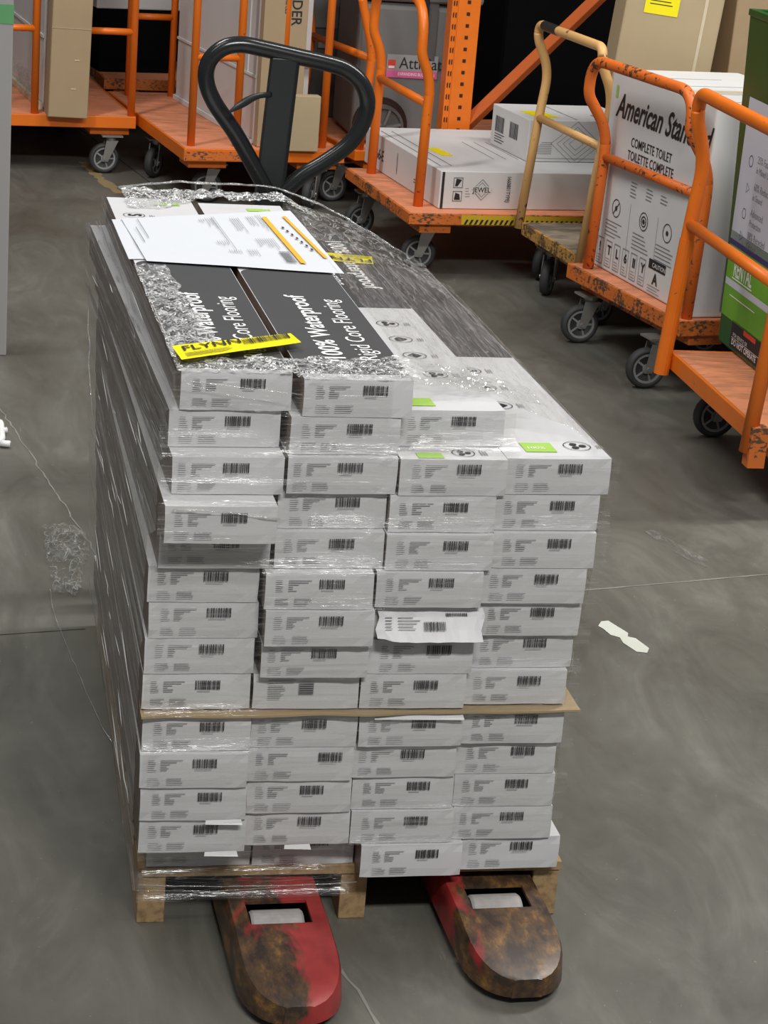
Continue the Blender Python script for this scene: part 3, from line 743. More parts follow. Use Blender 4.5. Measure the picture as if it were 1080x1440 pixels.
M['fork_left'] = jack_paint('worn_red_fork_paint', 2.8, .46, -.177)
M['fork_right'] = jack_paint('worn_brown_fork_paint', -2.6, .66, .185)
M['jack_red'] = plain('red_jack_paint', (.32, .02, .018), .4)
M['roller'] = plain('scuffed_roller_polyurethane', (.34, .32, .31), .5, 0, .3, 60)
jack = thing('pallet_jack', 'red worn pallet jack with black loop handle standing behind the load', 'pallet jack', (.385, 1.45, 0))
def fork(cx, mat, ytip, w0):
    """local coordinates relative to the jack"""
    hw = .079; ys = []
    y = ytip
    L = abs(ytip - 1.30)
    stations = [0, .0015, .005, .012, .025, .042, .062, .085, .115, .14, w0, w0+.068, .32, .40, .6, .9, 1.2, L]
    zt = .078; mb = MB(); cols_ = [-1.03, -1.0, -.985, -.93, -.62, -.3, 0, .3, .62, .93, .985, 1.0, 1.03]
    drop = [-.050, -.026, -.010, -.0015, 0, 0, 0, 0, 0, -.0015, -.010, -.026, -.050]
    vs = []
    for s in stations:
        ww = hw * (1 if s > .12 else max(.30, (1 - ((.12-s)/.121)**2.4)**(1/2.4)))
        zz = zt - (0 if s > .20 else .030*((.20-s)/.20)**1.8)
        k = min(1, .3 + s/.05)
        for c, d in zip(cols_, drop):
            vs.append((cx + c*ww, ytip + s, {1.03: .016, 1.0: zz - .024 if zz - .024 > .03 else .03}.get(abs(c), zz + d)))
    n = len(cols_); fs = []
    for j in range(len(stations)-1):
        for i in range(n-1):
            if stations[j] == w0 and 4 <= i <= 7: continue
            fs.append((j*n+i, j*n+i+1, (j+1)*n+i+1, (j+1)*n+i))
    # nose
    vs2 = [(x, y_, .016) for i, (x, y_, z_) in enumerate(vs[:n])]
    o_ = len(vs); vs += vs2
    for i in range(n-1): fs.append((i+1, i, o_+i, o_+i+1))
    mb.add([(a-.385, b-1.45, c) for a, b, c in vs], fs, mat)
    o = mb.build('fork', jack, smooth=True)
    s_ = o.modifiers.new('thick', 'SOLIDIFY'); s_.thickness = .005; s_.offset = -1
    e_ = o.modifiers.new('edge', 'EDGE_SPLIT'); e_.split_angle = R(50)
    yo = ytip + w0 + .038 - 1.45
    mb = MB(); mb.lathe([(.031, -.042), (.034, -.038), (.034, .038), (.031, .042)], (cx - .385 - .002, yo, .041), (1, 0, 0), 'roller'); mb.build('roller', o, smooth=False)
    mb = MB(); mb.box((cx-.385-.062, yo-.05, .034), (cx-.385-.054, yo+.05, .064), 'jack_red'); mb.build('roller_bracket', o)
fork(.208, 'fork_left', -.335, .187); fork(.570, 'fork_right', -.290, .166)
mb = MB(); mb.box((-.27, -.15, .03), (.27, -.10, .22), 'jack_red'); mb.box((-.12, -.10, .05), (.12, .05, .10), 'jack_red'); mb.build('lift_frame', jack, bevel=.008)
mb = MB(); mb.lathe([(.05, 0), (.055, .02), (.055, .20), (.035, .22), (.03, .30)], (0, -.01, .10), (0, 0, 1), 'black_matte'); mb.build('hydraulic_pump', jack)
for sx in (-1, 1):
    mb = MB(); mb.lathe([(.07, -.022), (.088, -.016), (.088, .016), (.07, .022)], (sx*.05, .02, .088), (1, 0, 0), 'rubber'); mb.build('steer_wheel', jack)
# handle
mb = MB(); base = Vector((-.03, -.02, .36)); top = Vector((.012, -.045, 1.19))
mb2 = MB(); d = (top-base)
vs = []
for t in (0, 1):
    c = base + d*t
    for (a, b_) in ((-.030, -.014), (.022, -.014), (.030, -.008), (.030, .014), (-.030, .014)): vs.append(c + Vector((a, b_, 0)))
n = 5; mb2.add(vs, [(i, (i+1) % n, n+(i+1) % n, n+i) for i in range(n)] + [(4, 3, 2, 1, 0), (5, 6, 7, 8, 9)], 'black_matte')
mb2.build('handle_pole', jack, bevel=.002)
LP = [(-.012, .905), (-.042, .955), (-.090, 1.03), (-.136, 1.09), (-.156, 1.135), (-.152, 1.175), (-.125, 1.203), (-.088, 1.212), (-.04, 1.206), (.03, 1.194), (.09, 1.184), (.135, 1.172), (.170, 1.145), (.186, 1.105), (.178, 1.06), (.150, 1.015), (.10, .975), (.055, .945), (.018, .905)]
def catmull(P, n=5):
    out = []
    for i in range(len(P)-1):
        p0 = Vector(P[max(0, i-1)]); p1 = Vector(P[i]); p2_ = Vector(P[i+1]); p3 = Vector(P[min(len(P)-1, i+2)])
        for k in range(n):
            t = k/n; out.append(.5*((2*p1) + (-p0+p2_)*t + (2*p0-5*p1+4*p2_-p3)*t*t + (-p0+3*p1-3*p2_+p3)*t**3))
    out.append(Vector(P[-1])); return out
mb = MB(); mb.tube(catmull([(x, -.045+.0*x, z) for x, z in [(a+.006, b) for a, b in LP]], 5), .0172, 'black_plastic', 14); mb.build('loop_grip', jack, smooth=True)
mb = MB(); P = [(-.015, -.055, 1.115), (-.05, -.075, 1.112), (-.085, -.09, 1.095), (-.105, -.095, 1.082)]
mb.tube(catmull([Vector(p) for p in P], 4), [.006, .006, .006, .006, .007, .008, .009, .009, .008, .007, .005, .004, .0025], 'black_matte', 8, sx=.6); mb.build('release_lever', jack, smooth=True)

# ------------------------------------------------------------------ carts
def caster(parent, x, y, ang, ztop, rwheel=.065, wd=.034, side=1):
    """swivel caster; x,y = wheel centre in the cart's frame; ang = direction of axle"""
    ax = Vector((math.cos(ang), math.sin(ang), 0)); fwd = Vector((-ax.y, ax.x, 0)); c = Vector((x, y, rwheel))
    mb = MB(); top = c + fwd*.03*side; top.z = ztop
    mb.box((top.x-.045, top.y-.035, ztop-.006), (top.x+.045, top.y+.035, ztop), 'steel')
    mb.lathe([(.022, -.022), (.022, 0)], (top.x, top.y, ztop-.004), (0, 0, 1), 'steel', 14)
    for sgn in (-1, 1):
        o = ax*(wd/2+.006)*sgn
        a = top + o + Vector((0, 0, -.022)); b_ = c + o
        p = [a + fwd*.026, a - fwd*.026, b_ - fwd*.012 - Vector((0, 0, .012)), b_ + fwd*.012 - Vector((0, 0, .012))]
        t = ax*.0025
        mb.add([q - t for q in p] + [q + t for q in p], [(0, 1, 2, 3), (7, 6, 5, 4), (0, 4, 5, 1), (1, 5, 6, 2), (2, 6, 7, 3), (3, 7, 4, 0)], 'steel')
    a = top + Vector((0, 0, -.022)); 
    mb.add([a + fwd*.026 + ax*(wd/2+.006), a + fwd*.026 - ax*(wd/2+.006), a - fwd*.026 - ax*(wd/2+.006), a - fwd*.026 + ax*(wd/2+.006)], [(0, 1, 2, 3)], 'steel')
    mb.lathe([(.007, -wd/2-.013), (.007, wd/2+.013)], c, ax, 'steel', 10)
    k = mb.build('caster', parent)
    mb = MB(); r = rwheel; h = wd/2
    mb.lathe([(r*.72, -h*.7), (r*.76, -h), (r*.90, -h), (r*.985, -h*.55), (r, 0), (r*.985, h*.55), (r*.90, h), (r*.76, h), (r*.72, h*.7)], c, ax, 'rubber'); mb.build('tyre', k, smooth=True)
    mb = MB()
    mb.lathe([(r*.73, -h*.45), (r*.73, h*.45)], c, ax, 'hub', 24)
    for sg in (-1, 1):
        mb.lathe([(r*.26, sg*h*.4), (r*.24, sg*h*1.0)][::1 if sg > 0 else -1], c, ax, 'hub', 14)
        pr = [(r*.60, sg*h*.45), (r*.62, sg*h*.85), (r*.73, sg*h*.9), (r*.745, sg*h*.45)]
        mb.lathe(pr if sg > 0 else pr[::-1], c, ax, 'hub', 24)
        for q in range(5):
            a_ = q*2*math.pi/5 + .3; dr = (Vector((0, 0, 1))*math.cos(a_) + fwd*math.sin(a_)); tn = dr.cross(ax)
            b0 = c + dr*r*.2 + ax*sg*h*.45; b1 = c + dr*r*.64 + ax*sg*h*.45; e = tn*r*.05; u = ax*sg*h*.35
            mb.add([b0-e, b0+e, b1+e, b1-e, b0-e+u, b0+e+u, b1+e+u, b1-e+u], [(0, 1, 2, 3), (4, 5, 6, 7), (0, 1, 5, 4), (1, 2, 6, 5), (2, 3, 7, 6), (3, 0, 4, 7)], 'hub')
    mb.build('wheel_hub', k)
    return k
def platform_cart(label, near, far, length, mats, handle, casters, zdeck=.25, rim=.042, name='platform_cart', group='orange platform carts', handle_y=None):
    """near/far: the two corners of the handle end (world x,y); the deck runs to +x"""
    n = Vector(near); f = Vector(far); d = f - n; Wd = d.length; yaw = math.atan2(-d.x, d.y)
    t = thing(name, label, 'cart', (n.x, n.y, 0), yaw, group)
    inv = Matrix.Rotation(-yaw, 3, 'Z')
    mb = MB(); mb.box((.004, .004, zdeck-.006), (length, Wd-.004, zdeck), mats['deck']); mb.build('deck', t)
    mb = MB()
    mb.box((0, 0, zdeck-rim), (length, .012, zdeck+.0008), mats['rim']); mb.box((0, Wd-.012, zdeck-rim), (length, Wd, zdeck+.0008), mats['rim'])
    mb.box((0, .012, zdeck-rim), (.012, Wd-.012, zdeck+.0008), mats['rim']); mb.box((length-.012, .012, zdeck-rim), (length, Wd-.012, zdeck+.0008), mats['rim'])
    mb.build('rim_frame', t, bevel=.0025)
    mb = MB()
    for xx in (.05, length-.17): mb.box((xx, .02, zdeck-rim-.034), (xx+.12, Wd-.02, zdeck-rim), mats['rim'])
    for yy in (.12, Wd-.16): mb.box((.17, yy, zdeck-rim-.03), (length-.17, yy+.04, zdeck-rim), mats['rim'])
    mb.build('under_frame', t, bevel=.002)
    for (wx, wy, ang) in casters:
        p = inv @ Vector((wx - n.x, wy - n.y, 0)); caster(t, p.x, p.y, ang - yaw, zdeck-rim-.034)
    if handle:
        y0, y1, prof, zbar, rr, rad, mat = handle     # y from near corner for the two posts
        A = [(px, y1, pz) for px, pz in prof]; B = [(px, y0, pz) for px, pz in prof]
        corner = prof[-1][0]
        path = A + [(corner, y1, zbar), (corner, y0, zbar)] + B[::-1]
        rads = [0] + [.06]*(len(prof)-2) + [.025] + [rr, rr] + [.025] + [.06]*(len(prof)-2) + [0]
        mb = MB(); mb.tube(fillet(path, rads, .74), rad, mat, 14); h = mb.build('handle', t, smooth=True)
        cx, cz = handle_cross(prof, .622)
        mb = MB(); mb.tube([(cx, y0, cz), (cx, y1, cz)], rad*.86, mat, 12); mb.build('crossbar', h, smooth=True)
    return t
def handle_cross(prof, z):
    for (a, b), (c, d) in zip(prof[:-1], prof[1:]):
        if b <= z <= d: return a + (c-a)*(z-b)/(d-b), z
    return prof[-1][0], z
OR = dict(deck='orange_deck', rim='orange'); ORW = dict(deck='orange_deck', rim='orange_rust'); YL = dict(deck='bare_deck', rim='yellowrust')
# F: nearest cart on the right
cartF = platform_cart('orange platform cart nearest at the right edge, carrying the green machine', (1.761, 1.882), (1.781, 2.63), 1.3, OR,
    (.0, .728, [(-.022, .19), (.008, .63), (.026, .80), (-.012, .92)], .99, .05, .0195, 'orange'), [(1.935, 2.60, R(-88)), (1.93, 1.98, R(-85)), (2.95, 2.5, 0), (2.95, 2.0, 0)], .25, .05)
mb = MB(); mb.box((-.025, -.03, .155), (.02, .012, .262), 'orange_rust'); mb.build('corner_socket', cartF, label='rusty corner socket')
mb = MB(); mb.tube([(-.0225, .728, .185), (.005, .728, .58)], .022, 'orange', 14); mb.build('post_sleeve', cartF)
# E: toilet box cart
cartE = platform_cart('orange platform cart with chipped rim carrying the white toilet box', (1.930, 2.955), (1.790, 3.693), 1.0, ORW,
    (.035, .68, [(.04, .25), (.055, .62), (.05, .71), (-.03, .82)], .935, .13, .018, 'orange_worn'), [(1.829, 3.611, R(-86)), (1.887, 3.09, R(-86)), (2.228, 3.50, R(-80)), (2.65, 3.72, 0), (2.78, 3.25, 0)], .25, .048)
# D: bare deck cart
cartD = platform_cart('worn platform cart with cream yellow handle and bare plywood deck', (1.872, 3.765), (1.812, 4.345), 1.0, YL,
    (.03, .60, [(-.005, .22), (.03, .62), (.05, .79), (-.004, .90)], .95, .05, .0165, 'cream_tube'), [(1.904, 4.26, R(-28)), (1.975, 3.86, R(-60)), (1.95, 4.50, R(-35)), (2.7, 3.95, 0), (2.65, 4.3, 0)], .245, .045)
mb = MB(); mb.tube([(-.004, .42, .95), (-.004, .55, .95)], .0178, 'black_matte', 14); mb.build('grip_tape', cartD, label='black grip tape wrapped on the handle bar')
# C: vanity boxes cart
cartC = platform_cart('orange platform cart in the middle carrying the flat white shower boxes', (1.405, 4.40), (1.330, 5.235), 1.45, ORW,
    (.135, .735, [(.075, .25), (.08, .62), (.085, .70), (.04, .80)], .985, .22, .0185, 'orange'), [(1.497, 4.593, R(-98)), (1.382, 5.149, R(-72)), (2.7, 4.7, 0), (2.7, 5.3, 0)], .25, .040)
mb = MB()
mb.quad([(.20, -.0012, .213), (.72, -.0012, .213), (.72, -.0012, .248), (.20, -.0012, .248)], 'hazard_yellow')
for k in range(26):
    x = .21 + k*.0195; mb.quad([(x, -.0018, .214), (x+.009, -.0018, .214), (x+.018, -.0018, .232), (x+.009, -.0018, .232)], 'ink')
mb.build('hazard_tape', cartC, label='yellow and black striped hazard tape')
# G: cart with the dark machine, gooseneck handle
cartG = platform_cart('orange platform cart at the back carrying the dark grey machine', (1.445, 5.62), (1.29, 6.38), 1.3, OR,
    (.03, .70, [(.03, .25), (.055, .58), (.055, .66), (.0, .84), (-.01, .88)], 1.05, .12, .0185, 'orange'), [(1.393, 5.80, R(-80)), (1.40, 6.3, 0), (2.5, 5.9, 0), (2.5, 6.4, 0)], .25, .042)
# A and B: panel carts with U-shaped side posts
def ucart(label, nl, wid, length, yaw, posts, casters):
    t = thing('platform_cart', label, 'cart', (*nl, 0), yaw, 'orange platform carts'); z = .25; rim = .05; inv = Matrix.Rotation(-yaw, 3, 'Z')
    mb = MB(); mb.box((.004, .004, z-.006), (wid-.004, length, z), 'orange_deck'); mb.build('deck', t)
    mb = MB()
    mb.box((0, 0, z-rim), (wid, .012, z+.0008), 'orange'); mb.box((0, length-.012, z-rim), (wid, length, z+.0008), 'orange')
    mb.box((0, .012, z-rim), (.012, length-.012, z+.0008), 'orange'); mb.box((wid-.012, .012, z-rim), (wid, length-.012, z+.0008), 'orange'); mb.build('rim_frame', t, bevel=.0025)
    mb = MB()
    for yy in (.04, length-.18): mb.box((.03, yy, z-rim-.034), (.19, yy+.14, z-rim), 'orange'); mb.box((wid-.19, yy, z-rim-.034), (wid-.02, yy+.14, z-rim), 'orange')
    mb.build('under_frame', t, bevel=.002)
    for (wx, wy, ang) in casters:
        p = inv @ Vector((wx-nl[0], wy-nl[1], 0)); caster(t, p.x, p.y, ang - yaw, z-rim-.034)
    for (x0, x1, y) in posts:
        mb = MB(); mb.tube(fillet([(x0, y, z), (x0, y, 1.12), (x1, y, 1.12), (x1, y, z)], [0, .06, .06, 0]), .0165, 'orange', 12); h = mb.build('side_post', t, smooth=True)
        mb = MB(); mb.tube([(x0, y, .605), (x1, y, .605)], .0145, 'orange', 12); mb.build('crossbar', h, smooth=True)
    return t
cartA = ucart('orange panel cart at far left carrying a white panel and a tall carton', (-.14, 6.12), .742, 1.35, R(6), [(.52, .725, .03), (.09, .31, .03), (.40, .62, 1.2)],
    [(.468, 6.22, R(-82)), (.0, 6.22, 0), (.35, 7.2, 0), (-.1, 7.2, 0)])
cartB = ucart('orange panel cart behind the jack handle carrying a long white carton', (.722, 5.50), .682, 1.38, R(8), [(.045, .235, .07), (.42, .605, .07), (.075, .275, 1.28)],
    [(.844, 5.685, R(-100)), (1.268, 5.621, R(-30)), (.678, 6.169, R(-32)), (1.1, 6.7, 0)])
mb = MB(); mb.box((.0, -.001, .205), (.30, .002, .24), 'orange_rust'); mb.build('worn_edge', cartB)
cartI = platform_cart('dark orange platform cart furthest back between the two panel carts', (.55, 7.25), (.50, 7.9), .9, dict(deck='orange_deck', rim='orange_rust'), None, [(.6, 7.4, 0), (1.3, 7.4, 0)], .25, .05)

# ------------------------------------------------------------------ goods on the carts
def crate(name, label, cat, loc, size, yaw, mat, bevel=.004, tilt=(0, 0), group=None):
    t = thing(name, label, cat, loc, yaw, group); t.rotation_euler = (tilt[0], tilt[1], yaw)
    mb = MB(); mb.box((0, 0, 0), size, mat); mb.build('carton', t, bevel=bevel)
    return t
# toilet box: origin at near corner of its printed end, x into depth, y to far
X_, Y_, Z_ = Vector((1, 0, 0)), Vector((0, 1, 0)), Vector((0, 0, 1))
ty = math.atan2(1.975-1.877, 3.70-2.997)
tb = crate('toilet_box', 'tall white toilet carton printed with black script on orange cart', 'box', (1.975, 2.997, .2515), (.46, .71, .645), ty, 'white_box', .006)
mb = MB(); o = Vector((-.0015, .71, 0)); xd = (0, -1, 0); yd = (0, 0, 1)
text_into(mb, 'American Standard', .108, o + Vector((0, -.055, .505)), xd, yd, 'ink', sx=.765, bold=.018, shear=.38)
text_into(mb, 'COMPLETE TOILET', .042, o + Vector((0, -.185, .428)), xd, yd, 'ink', sx=.80, bold=.006)
text_into(mb, 'TOILETTE COMPLETE', .042, o + Vector((0, -.170, .385)), xd, yd, 'ink', sx=.80, bold=.006)
text_into(mb, 'INODORO COMPLETO', .030, o + Vector((0, -.20, .352)), xd, yd, 'ink_grey', sx=.85, bold=.004)
rnd = random.Random(11)
O = o
frame_quad(mb, O, xd, yd, .04, .56, .055, .60, 'green_badge')
for (x, n_) in ((.22, 5), (.33, 4), (.43, 3)): textlines(mb, O, xd, yd, x, .318, .05, n_, .011, .003, 'ink_grey', rnd)
for k, cx in enumerate((.135, .335, .50)):
    ring(mb, O, xd, yd, cx, .215, .030, .003, 'ink')
    disc(mb, O, xd, yd, cx, .215, .008, 'ink', .0003)
    frame_quad(mb, O, Vector((0, -1, 1)), Vector((0, 1, 1)), 0, 0, 0.0001, .0001, 'ink')
    textlines(mb, O, xd, yd, cx-.065, .165, .12, 5, .012, .003, 'ink_grey', rnd)
mb.quad([O + Vector((0, -.115, .195)), O + Vector((0, -.120, .195)), O + Vector((0, -.155, .235)), O + Vector((0, -.150, .235))], 'ink')
ring(mb, O, xd, yd, .335, .215, .018, .004, 'ink', 0, 20)
for cx in (.235, .43): frame_quad(mb, O, xd, yd, cx, .085, cx+.0015, .25, 'ink_grey')
glyph = ['!', 'T', 'L', '6', 'II', 'Y']
for k in range(6):
    x = .030 + k*.062; w_ = .044
    for (a, b_, c, d) in ((x, .015, x+w_, .018), (x, .100, x+w_, .103), (x, .015, x+.002, .103), (x+w_-.002, .015, x+w_, .103)): frame_quad(mb, O, xd, yd, a, b_, c, d, 'ink_grey')
    text_into(mb, glyph[k], .042, O + Vector((0, -(x+.014), .058)), xd, yd, 'ink', bold=.03)
    textlines(mb, O, xd, yd, x+.006, .042, .034, 3, .009, .002, 'ink_grey', rnd)
frame_quad(mb, O, xd, yd, .405, .085, .52, .115, 'ink'); text_into(mb, 'CAUTION', .020, O + Vector((-.0004, -.43, .092)), xd, yd, 'white_ink')
text_into(mb, 'A', .05, O + Vector((0, -.44, .040)), xd, yd, 'ink', bold=.03)
textlines(mb, O, xd, yd, .41, .030, .1, 3, .009, .002, 'ink_grey', rnd)
mb.build('end_print', tb)
mb = MB(); mb.box((.02, .25, .6452), (.44, .30, .6458), 'tape_clear')
for k in range(4): mb.box((.05, .08+.15*k, .6452), (.3, .084+.15*k, .6457), 'ink_grey')
mb.build('top_tape', tb)
mb = MB(); frame_quad(mb, (.10, -.0015, 0), (1, 0, 0), (0, 0, 1), .0, .02, .2, .20, 'ink_grey'); mb.build('side_label', tb)

# green machine
gm = thing('rental_machine', 'dark green upright rental machine with white and lime labels at right edge', 'machine', (1.9725, 2.745, .2515), R(-1.5))
mb = MB(); W_ = .85; D_ = .42; hh = .935
vs = [(0, 0, 0), (0, -W_, 0), (D_, -W_, 0), (D_, 0, 0), (0, .10, hh), (0, -W_, hh), (D_, -W_, hh), (D_, .10, hh)]
mb.add(vs, [(0, 1, 2, 3), (7, 6, 5, 4), (0, 4, 5, 1), (1, 5, 6, 2), (2, 6, 7, 3), (3, 7, 4, 0)], 'green_paint'); mb.build('cabinet', gm, bevel=.006)
mb = MB()
mb.box((-.004, -W_, hh-.005), (.02, .10, hh+.014), 'green_paint'); mb.box((D_-.02, -W_, hh-.005), (D_, .10, hh+.014), 'green_paint'); mb.box((.02, .085, hh-.005), (D_-.02, .1, hh+.014), 'green_paint'); mb.build('top_rim', gm, bevel=.002)
O = Vector((-.0015, .0, 0)); xd = (0, -1, 0)
mb = MB(); mb.quad([O + Vector((0, .005, .305)), O + Vector((0, -.72, .305)), O + Vector((0, -.72, .715)), O + Vector((0, .005, .715))], 'label_white')
frame_quad(mb, O, xd, yd, -.005, .292, .72, .308, 'navy', .0003)
for k, (zz, l1, l2) in enumerate(((.545, '25% Faster', 'in Mixed Use'), (.468, '60% Reduction', 'in Sound'), (.395, 'Advanced', 'Protection'), (.330, '88% Recycled', 'Content'))):
    ring(mb, O, xd, yd, .075, zz, .017, .003, 'navy', .0004, (20, 3, 6, 3)[k])
    text_into(mb, l1, .030, O + Vector((-.0005, -.125, zz+.004)), xd, yd, 'ink_grey', sx=.85); text_into(mb, l2, .026, O + Vector((-.0005, -.125, zz-.024)), xd, yd, 'ink_grey', sx=.85)
mb.build('white_label', gm)
mb = MB(); mb.quad([O + Vector((0, .000, .045)), O + Vector((0, -.72, .045)), O + Vector((0, -.72, .292)), O + Vector((0, .004, .292))], 'label_green')
frame_quad(mb, O, xd, yd, .002, .135, .72, .155, 'label_white', .0003)
text_into(mb, 'RENTAL', .068, O + Vector((-.0005, -.055, .170)), xd, yd, 'white_ink', sx=.62, bold=.02)
textlines(mb, O, xd, yd, .05, .161, .25, 1, .01, .004, 'white_ink', rnd, .0005); textlines(mb, O, xd, yd, .05, .110, .3, 1, .01, .003, 'white_ink', rnd, .0005)
o_ = mb.build('green_label', gm); o_.location.z = .04
mb = MB(); frame_quad(mb, O, xd, yd, .10, -.005, .5, .072, 'ink'); frame_quad(mb, O, xd, yd, .2, .052, .3, .066, 'red_logo', .0003)
text_into(mb, 'FOR SERVICE OR', .016, O + Vector((-.0006, -.12, .028)), xd, yd, 'white_ink'); text_into(mb, 'DO NOT OPERATE', .024, O + Vector((-.0006, -.115, .004)), xd, yd, 'white_ink', bold=.02)
frame_quad(mb, O, xd, yd, .11, .023, .45, .0245, 'white_ink', .0005)
o_ = mb.build('warning_sticker', gm); o_.location.z = .018

# big brown box on cart D
bb = crate('brown_carton', 'large tan cardboard carton with yellow label behind the toilet box', 'box', (1.948, 3.93, .818), (.325, .30, .75), R(-12), 'tan_box', .006, (0, R(4.3)))
mb = MB(); mb.quad([(.064, -.0015, .247), (.178, -.0015, .247), (.178, -.0015, .33), (.064, -.0015, .33)], 'yellow_label')
rnd = random.Random(9); textlines(mb, Vector((0, -.002, 0)), X_, Z_, .08, .30, .08, 3, .011, .003, 'ink', rnd); mb.build('yellow_sticker', bb, label='yellow sticker with small black print')
mb = MB(); mb.box((.262, -.001, .0), (.272, 0, .75), 'tape_clear'); mb.build('strap', bb)
b3 = crate('brown_carton', 'brown carton under the tan carton, low behind the toilet box', 'box', (2.08, 3.90, .2475), (.24, .34, .568), R(0), 'brown_box', .005)
b2 = crate('brown_carton', 'dark brown cardboard carton in shade behind the green machine', 'box', (2.36, 3.93, .2475), (.5, .40, 1.1), R(4), 'brown_box', .005)

# flat white boxes on cart C
jb = crate('flat_shower_box', 'long flat white carton with diamond logo lying on the middle cart', 'box', (1.534, 4.500, .2515), (1.0, .884, .139), math.atan2(.1, .88), 'white_box', .003)
mb = MB()
mb.box((-.0008, 0, 0), (.012, .0, .139), 'ink') if False else None
frame_quad(mb, (0, -.0012, 0), X_, Z_, .006, .002, .016, .136, 'ink')
for zz in (.028, .078):
    for (a, b_, c, d) in ((.052, zz, .088, zz+.002), (.052, zz+.036, .088, zz+.038), (.052, zz, .054, zz+.038), (.086, zz, .088, zz+.038)): frame_quad(mb, (0, -.0012, 0), X_, Z_, a, b_, c, d, 'ink')
mb.quad([(.058, -.0013, .084), (.068, -.0013, .084), (.084, -.0013, .108), (.062, -.0013, .112)], 'ink'); mb.quad([(.058, -.0013, .034), (.082, -.0013, .034), (.078, -.0013, .055), (.062, -.0013, .060)], 'ink')
ring(mb, (0, -.0012, 0), X_, Z_, .165, .072, .040, .0035, 'ink_grey', 0, 4); ring(mb, (0, -.0012, 0), X_, Z_, .165, .072, .028, .003, 'ink_grey', 0, 4)
frame_quad(mb, (0, -.0012, 0), X_, Z_, .128, .060, .202, .084, 'white_box', .0002); text_into(mb, 'JEWEL', .026, (.130, -.0016, .063), X_, Z_, 'ink', sx=.95, bold=.02)
text_into(mb, '1660801TYPEJ', .022, (.262, -.0013, .125), (0, 0, -1), X_, 'ink', sx=.75, bold=.01)
textlines(mb, Vector((0, -.0012, 0)), X_, Z_, .10, .075, .02, 4, .01, .002, 'ink_grey', random.Random(2)); mb.build('side_print', jb)
mb = MB(); text_into(mb, '1066-E', .060, (-.0012, .79, .045), (0, -1, 0), Z_, 'ink', sx=.85, bold=.008)
O = Vector((-.0012, .884, 0)); ring(mb, O, (0, -1, 0), Z_, .40, .07, .03, .002, 'ink_grey', 0, 16, .35); frame_quad(mb, O, (0, -1, 0), Z_, .397, .03, .403, .11, 'ink_grey')
textlines(mb, O, (0, -1, 0), Z_, .6, .05, .03, 2, .01, .003, 'ink', random.Random(3)); mb.build('end_print', jb)
mb = MB(); zt = .1396
for (a, b_, c, d, m_) in ((.03, .10, .10, .80, 'ink_grey'),): mb.quad([(a, b_, zt), (a+.006, b_, zt), (a+.006, d, zt), (a, d, zt)], m_); mb.quad([(.075, b_, zt), (.08, b_, zt), (.08, d, zt), (.075, d, zt)], m_)
mb.quad([(.11, .30, zt), (.16, .30, zt), (.15, .46, zt), (.10, .46, zt)], 'yellow_label')
for k in range(5): mb.quad([(.30+k*.05, .25, zt), (.304+k*.05, .25, zt), (.304+k*.05, .6, zt), (.30+k*.05, .6, zt)], 'ink_grey')
mb.build('top_print', jb)
sb = crate('sink_box', 'small white carton with a line drawing of a sink on the flat box', 'box', (1.925, 4.755, .392), (.46, .36, .158), R(8), 'white_box', .003)
mb = MB(); O = Vector((0, -.0012, 0))
for k in range(4): ring(mb, O, X_, Z_, .20, .07, .085-.02*k, .0022, 'ink_grey', 0, 4, 1.25)
for k in range(7): frame_quad(mb, O, X_, Z_, .02+.006*k, .03+.007*k, .10, .032+.007*k, 'ink_grey')
frame_quad(mb, O, X_, Z_, .01, .012, .45, .014, 'ink_grey'); mb.build('side_print', sb)
mb = MB(); O = Vector((-.0012, .36, 0)); rnd = random.Random(5)
for q in range(2):
    x = .04 + q*.14
    while x < .12 + q*.14: wd = rnd.choice([.003, .006]); frame_quad(mb, O, (0, -1, 0), Z_, x, .06, x+wd, .12, 'ink'); x += wd + .004
textlines(mb, O, (0, -1, 0), Z_, .04, .05, .1, 4, .01, .003, 'ink', rnd); mb.build('end_print', sb)
mb = MB(); zt = .1586; mb.quad([(.05, .06, zt), (.15, .06, zt), (.13, .20, zt), (.04, .20, zt)], 'yellow_label'); mb.quad([(.2, .02, zt), (.206, .02, zt), (.206, .34, zt), (.2, .34, zt)], 'ink_grey')
text_into(mb, '10H', .05, (.30, .1, zt+.0003), X_, Y_, 'ink'); mb.build('top_print', sb)

# goods on A and B
wp = crate('white_panel_box', 'tall white packed panel standing on the far left cart', 'box', (.205, 6.30, .2515), (.17, 1.0, 1.3), R(7), 'white_panel', .006)
mb = MB(); mb.box((-.006, .0, .30), (0, 1.0, .312), 'white_box'); mb.box((-.02, -.02, 0), (-.003, 1.0, .025), 'tape_clear'); mb.build('seam_strip', wp)
mb = MB(); vs = []
for j in range(11):
    for i in range(9): vs.append((-.012 - .05*abs(noise.noise(Vector((i*.7, j*.6, 3)))), .10 + i*.06, .004 + j*.012))
mb.add(vs, [(j*9+i, j*9+i+1, (j+1)*9+i+1, (j+1)*9+i) for j in range(10) for i in range(8)], 'film_clear'); mb.build('plastic_sleeve', wp)
ca = crate('tall_carton', 'tall brown cardboard carton at the front of the far left cart', 'box', (.218, 6.098, .2515), (.165, .16, 1.25), R(3), 'brown_box', .004, (0, R(1)))
mb = MB(); mb.box((.0, -.0015, .37), (.165, 0, .374), 'tan_box'); mb.box((-.001, -.001, .0), (0, .16, .9), 'tan_box')
for (x, z) in ((.09, .12), (.1, .24)): mb.box((x, -.002, z), (x+.02, 0, z+.004), 'tape_clear')
mb.build('crease', ca)
wb = crate('white_panel_box', 'long white packed carton on the cart behind the jack handle', 'box', (1.020, 5.66, .2515), (.23, 1.10, 1.25), R(10), 'white_panel', .006)
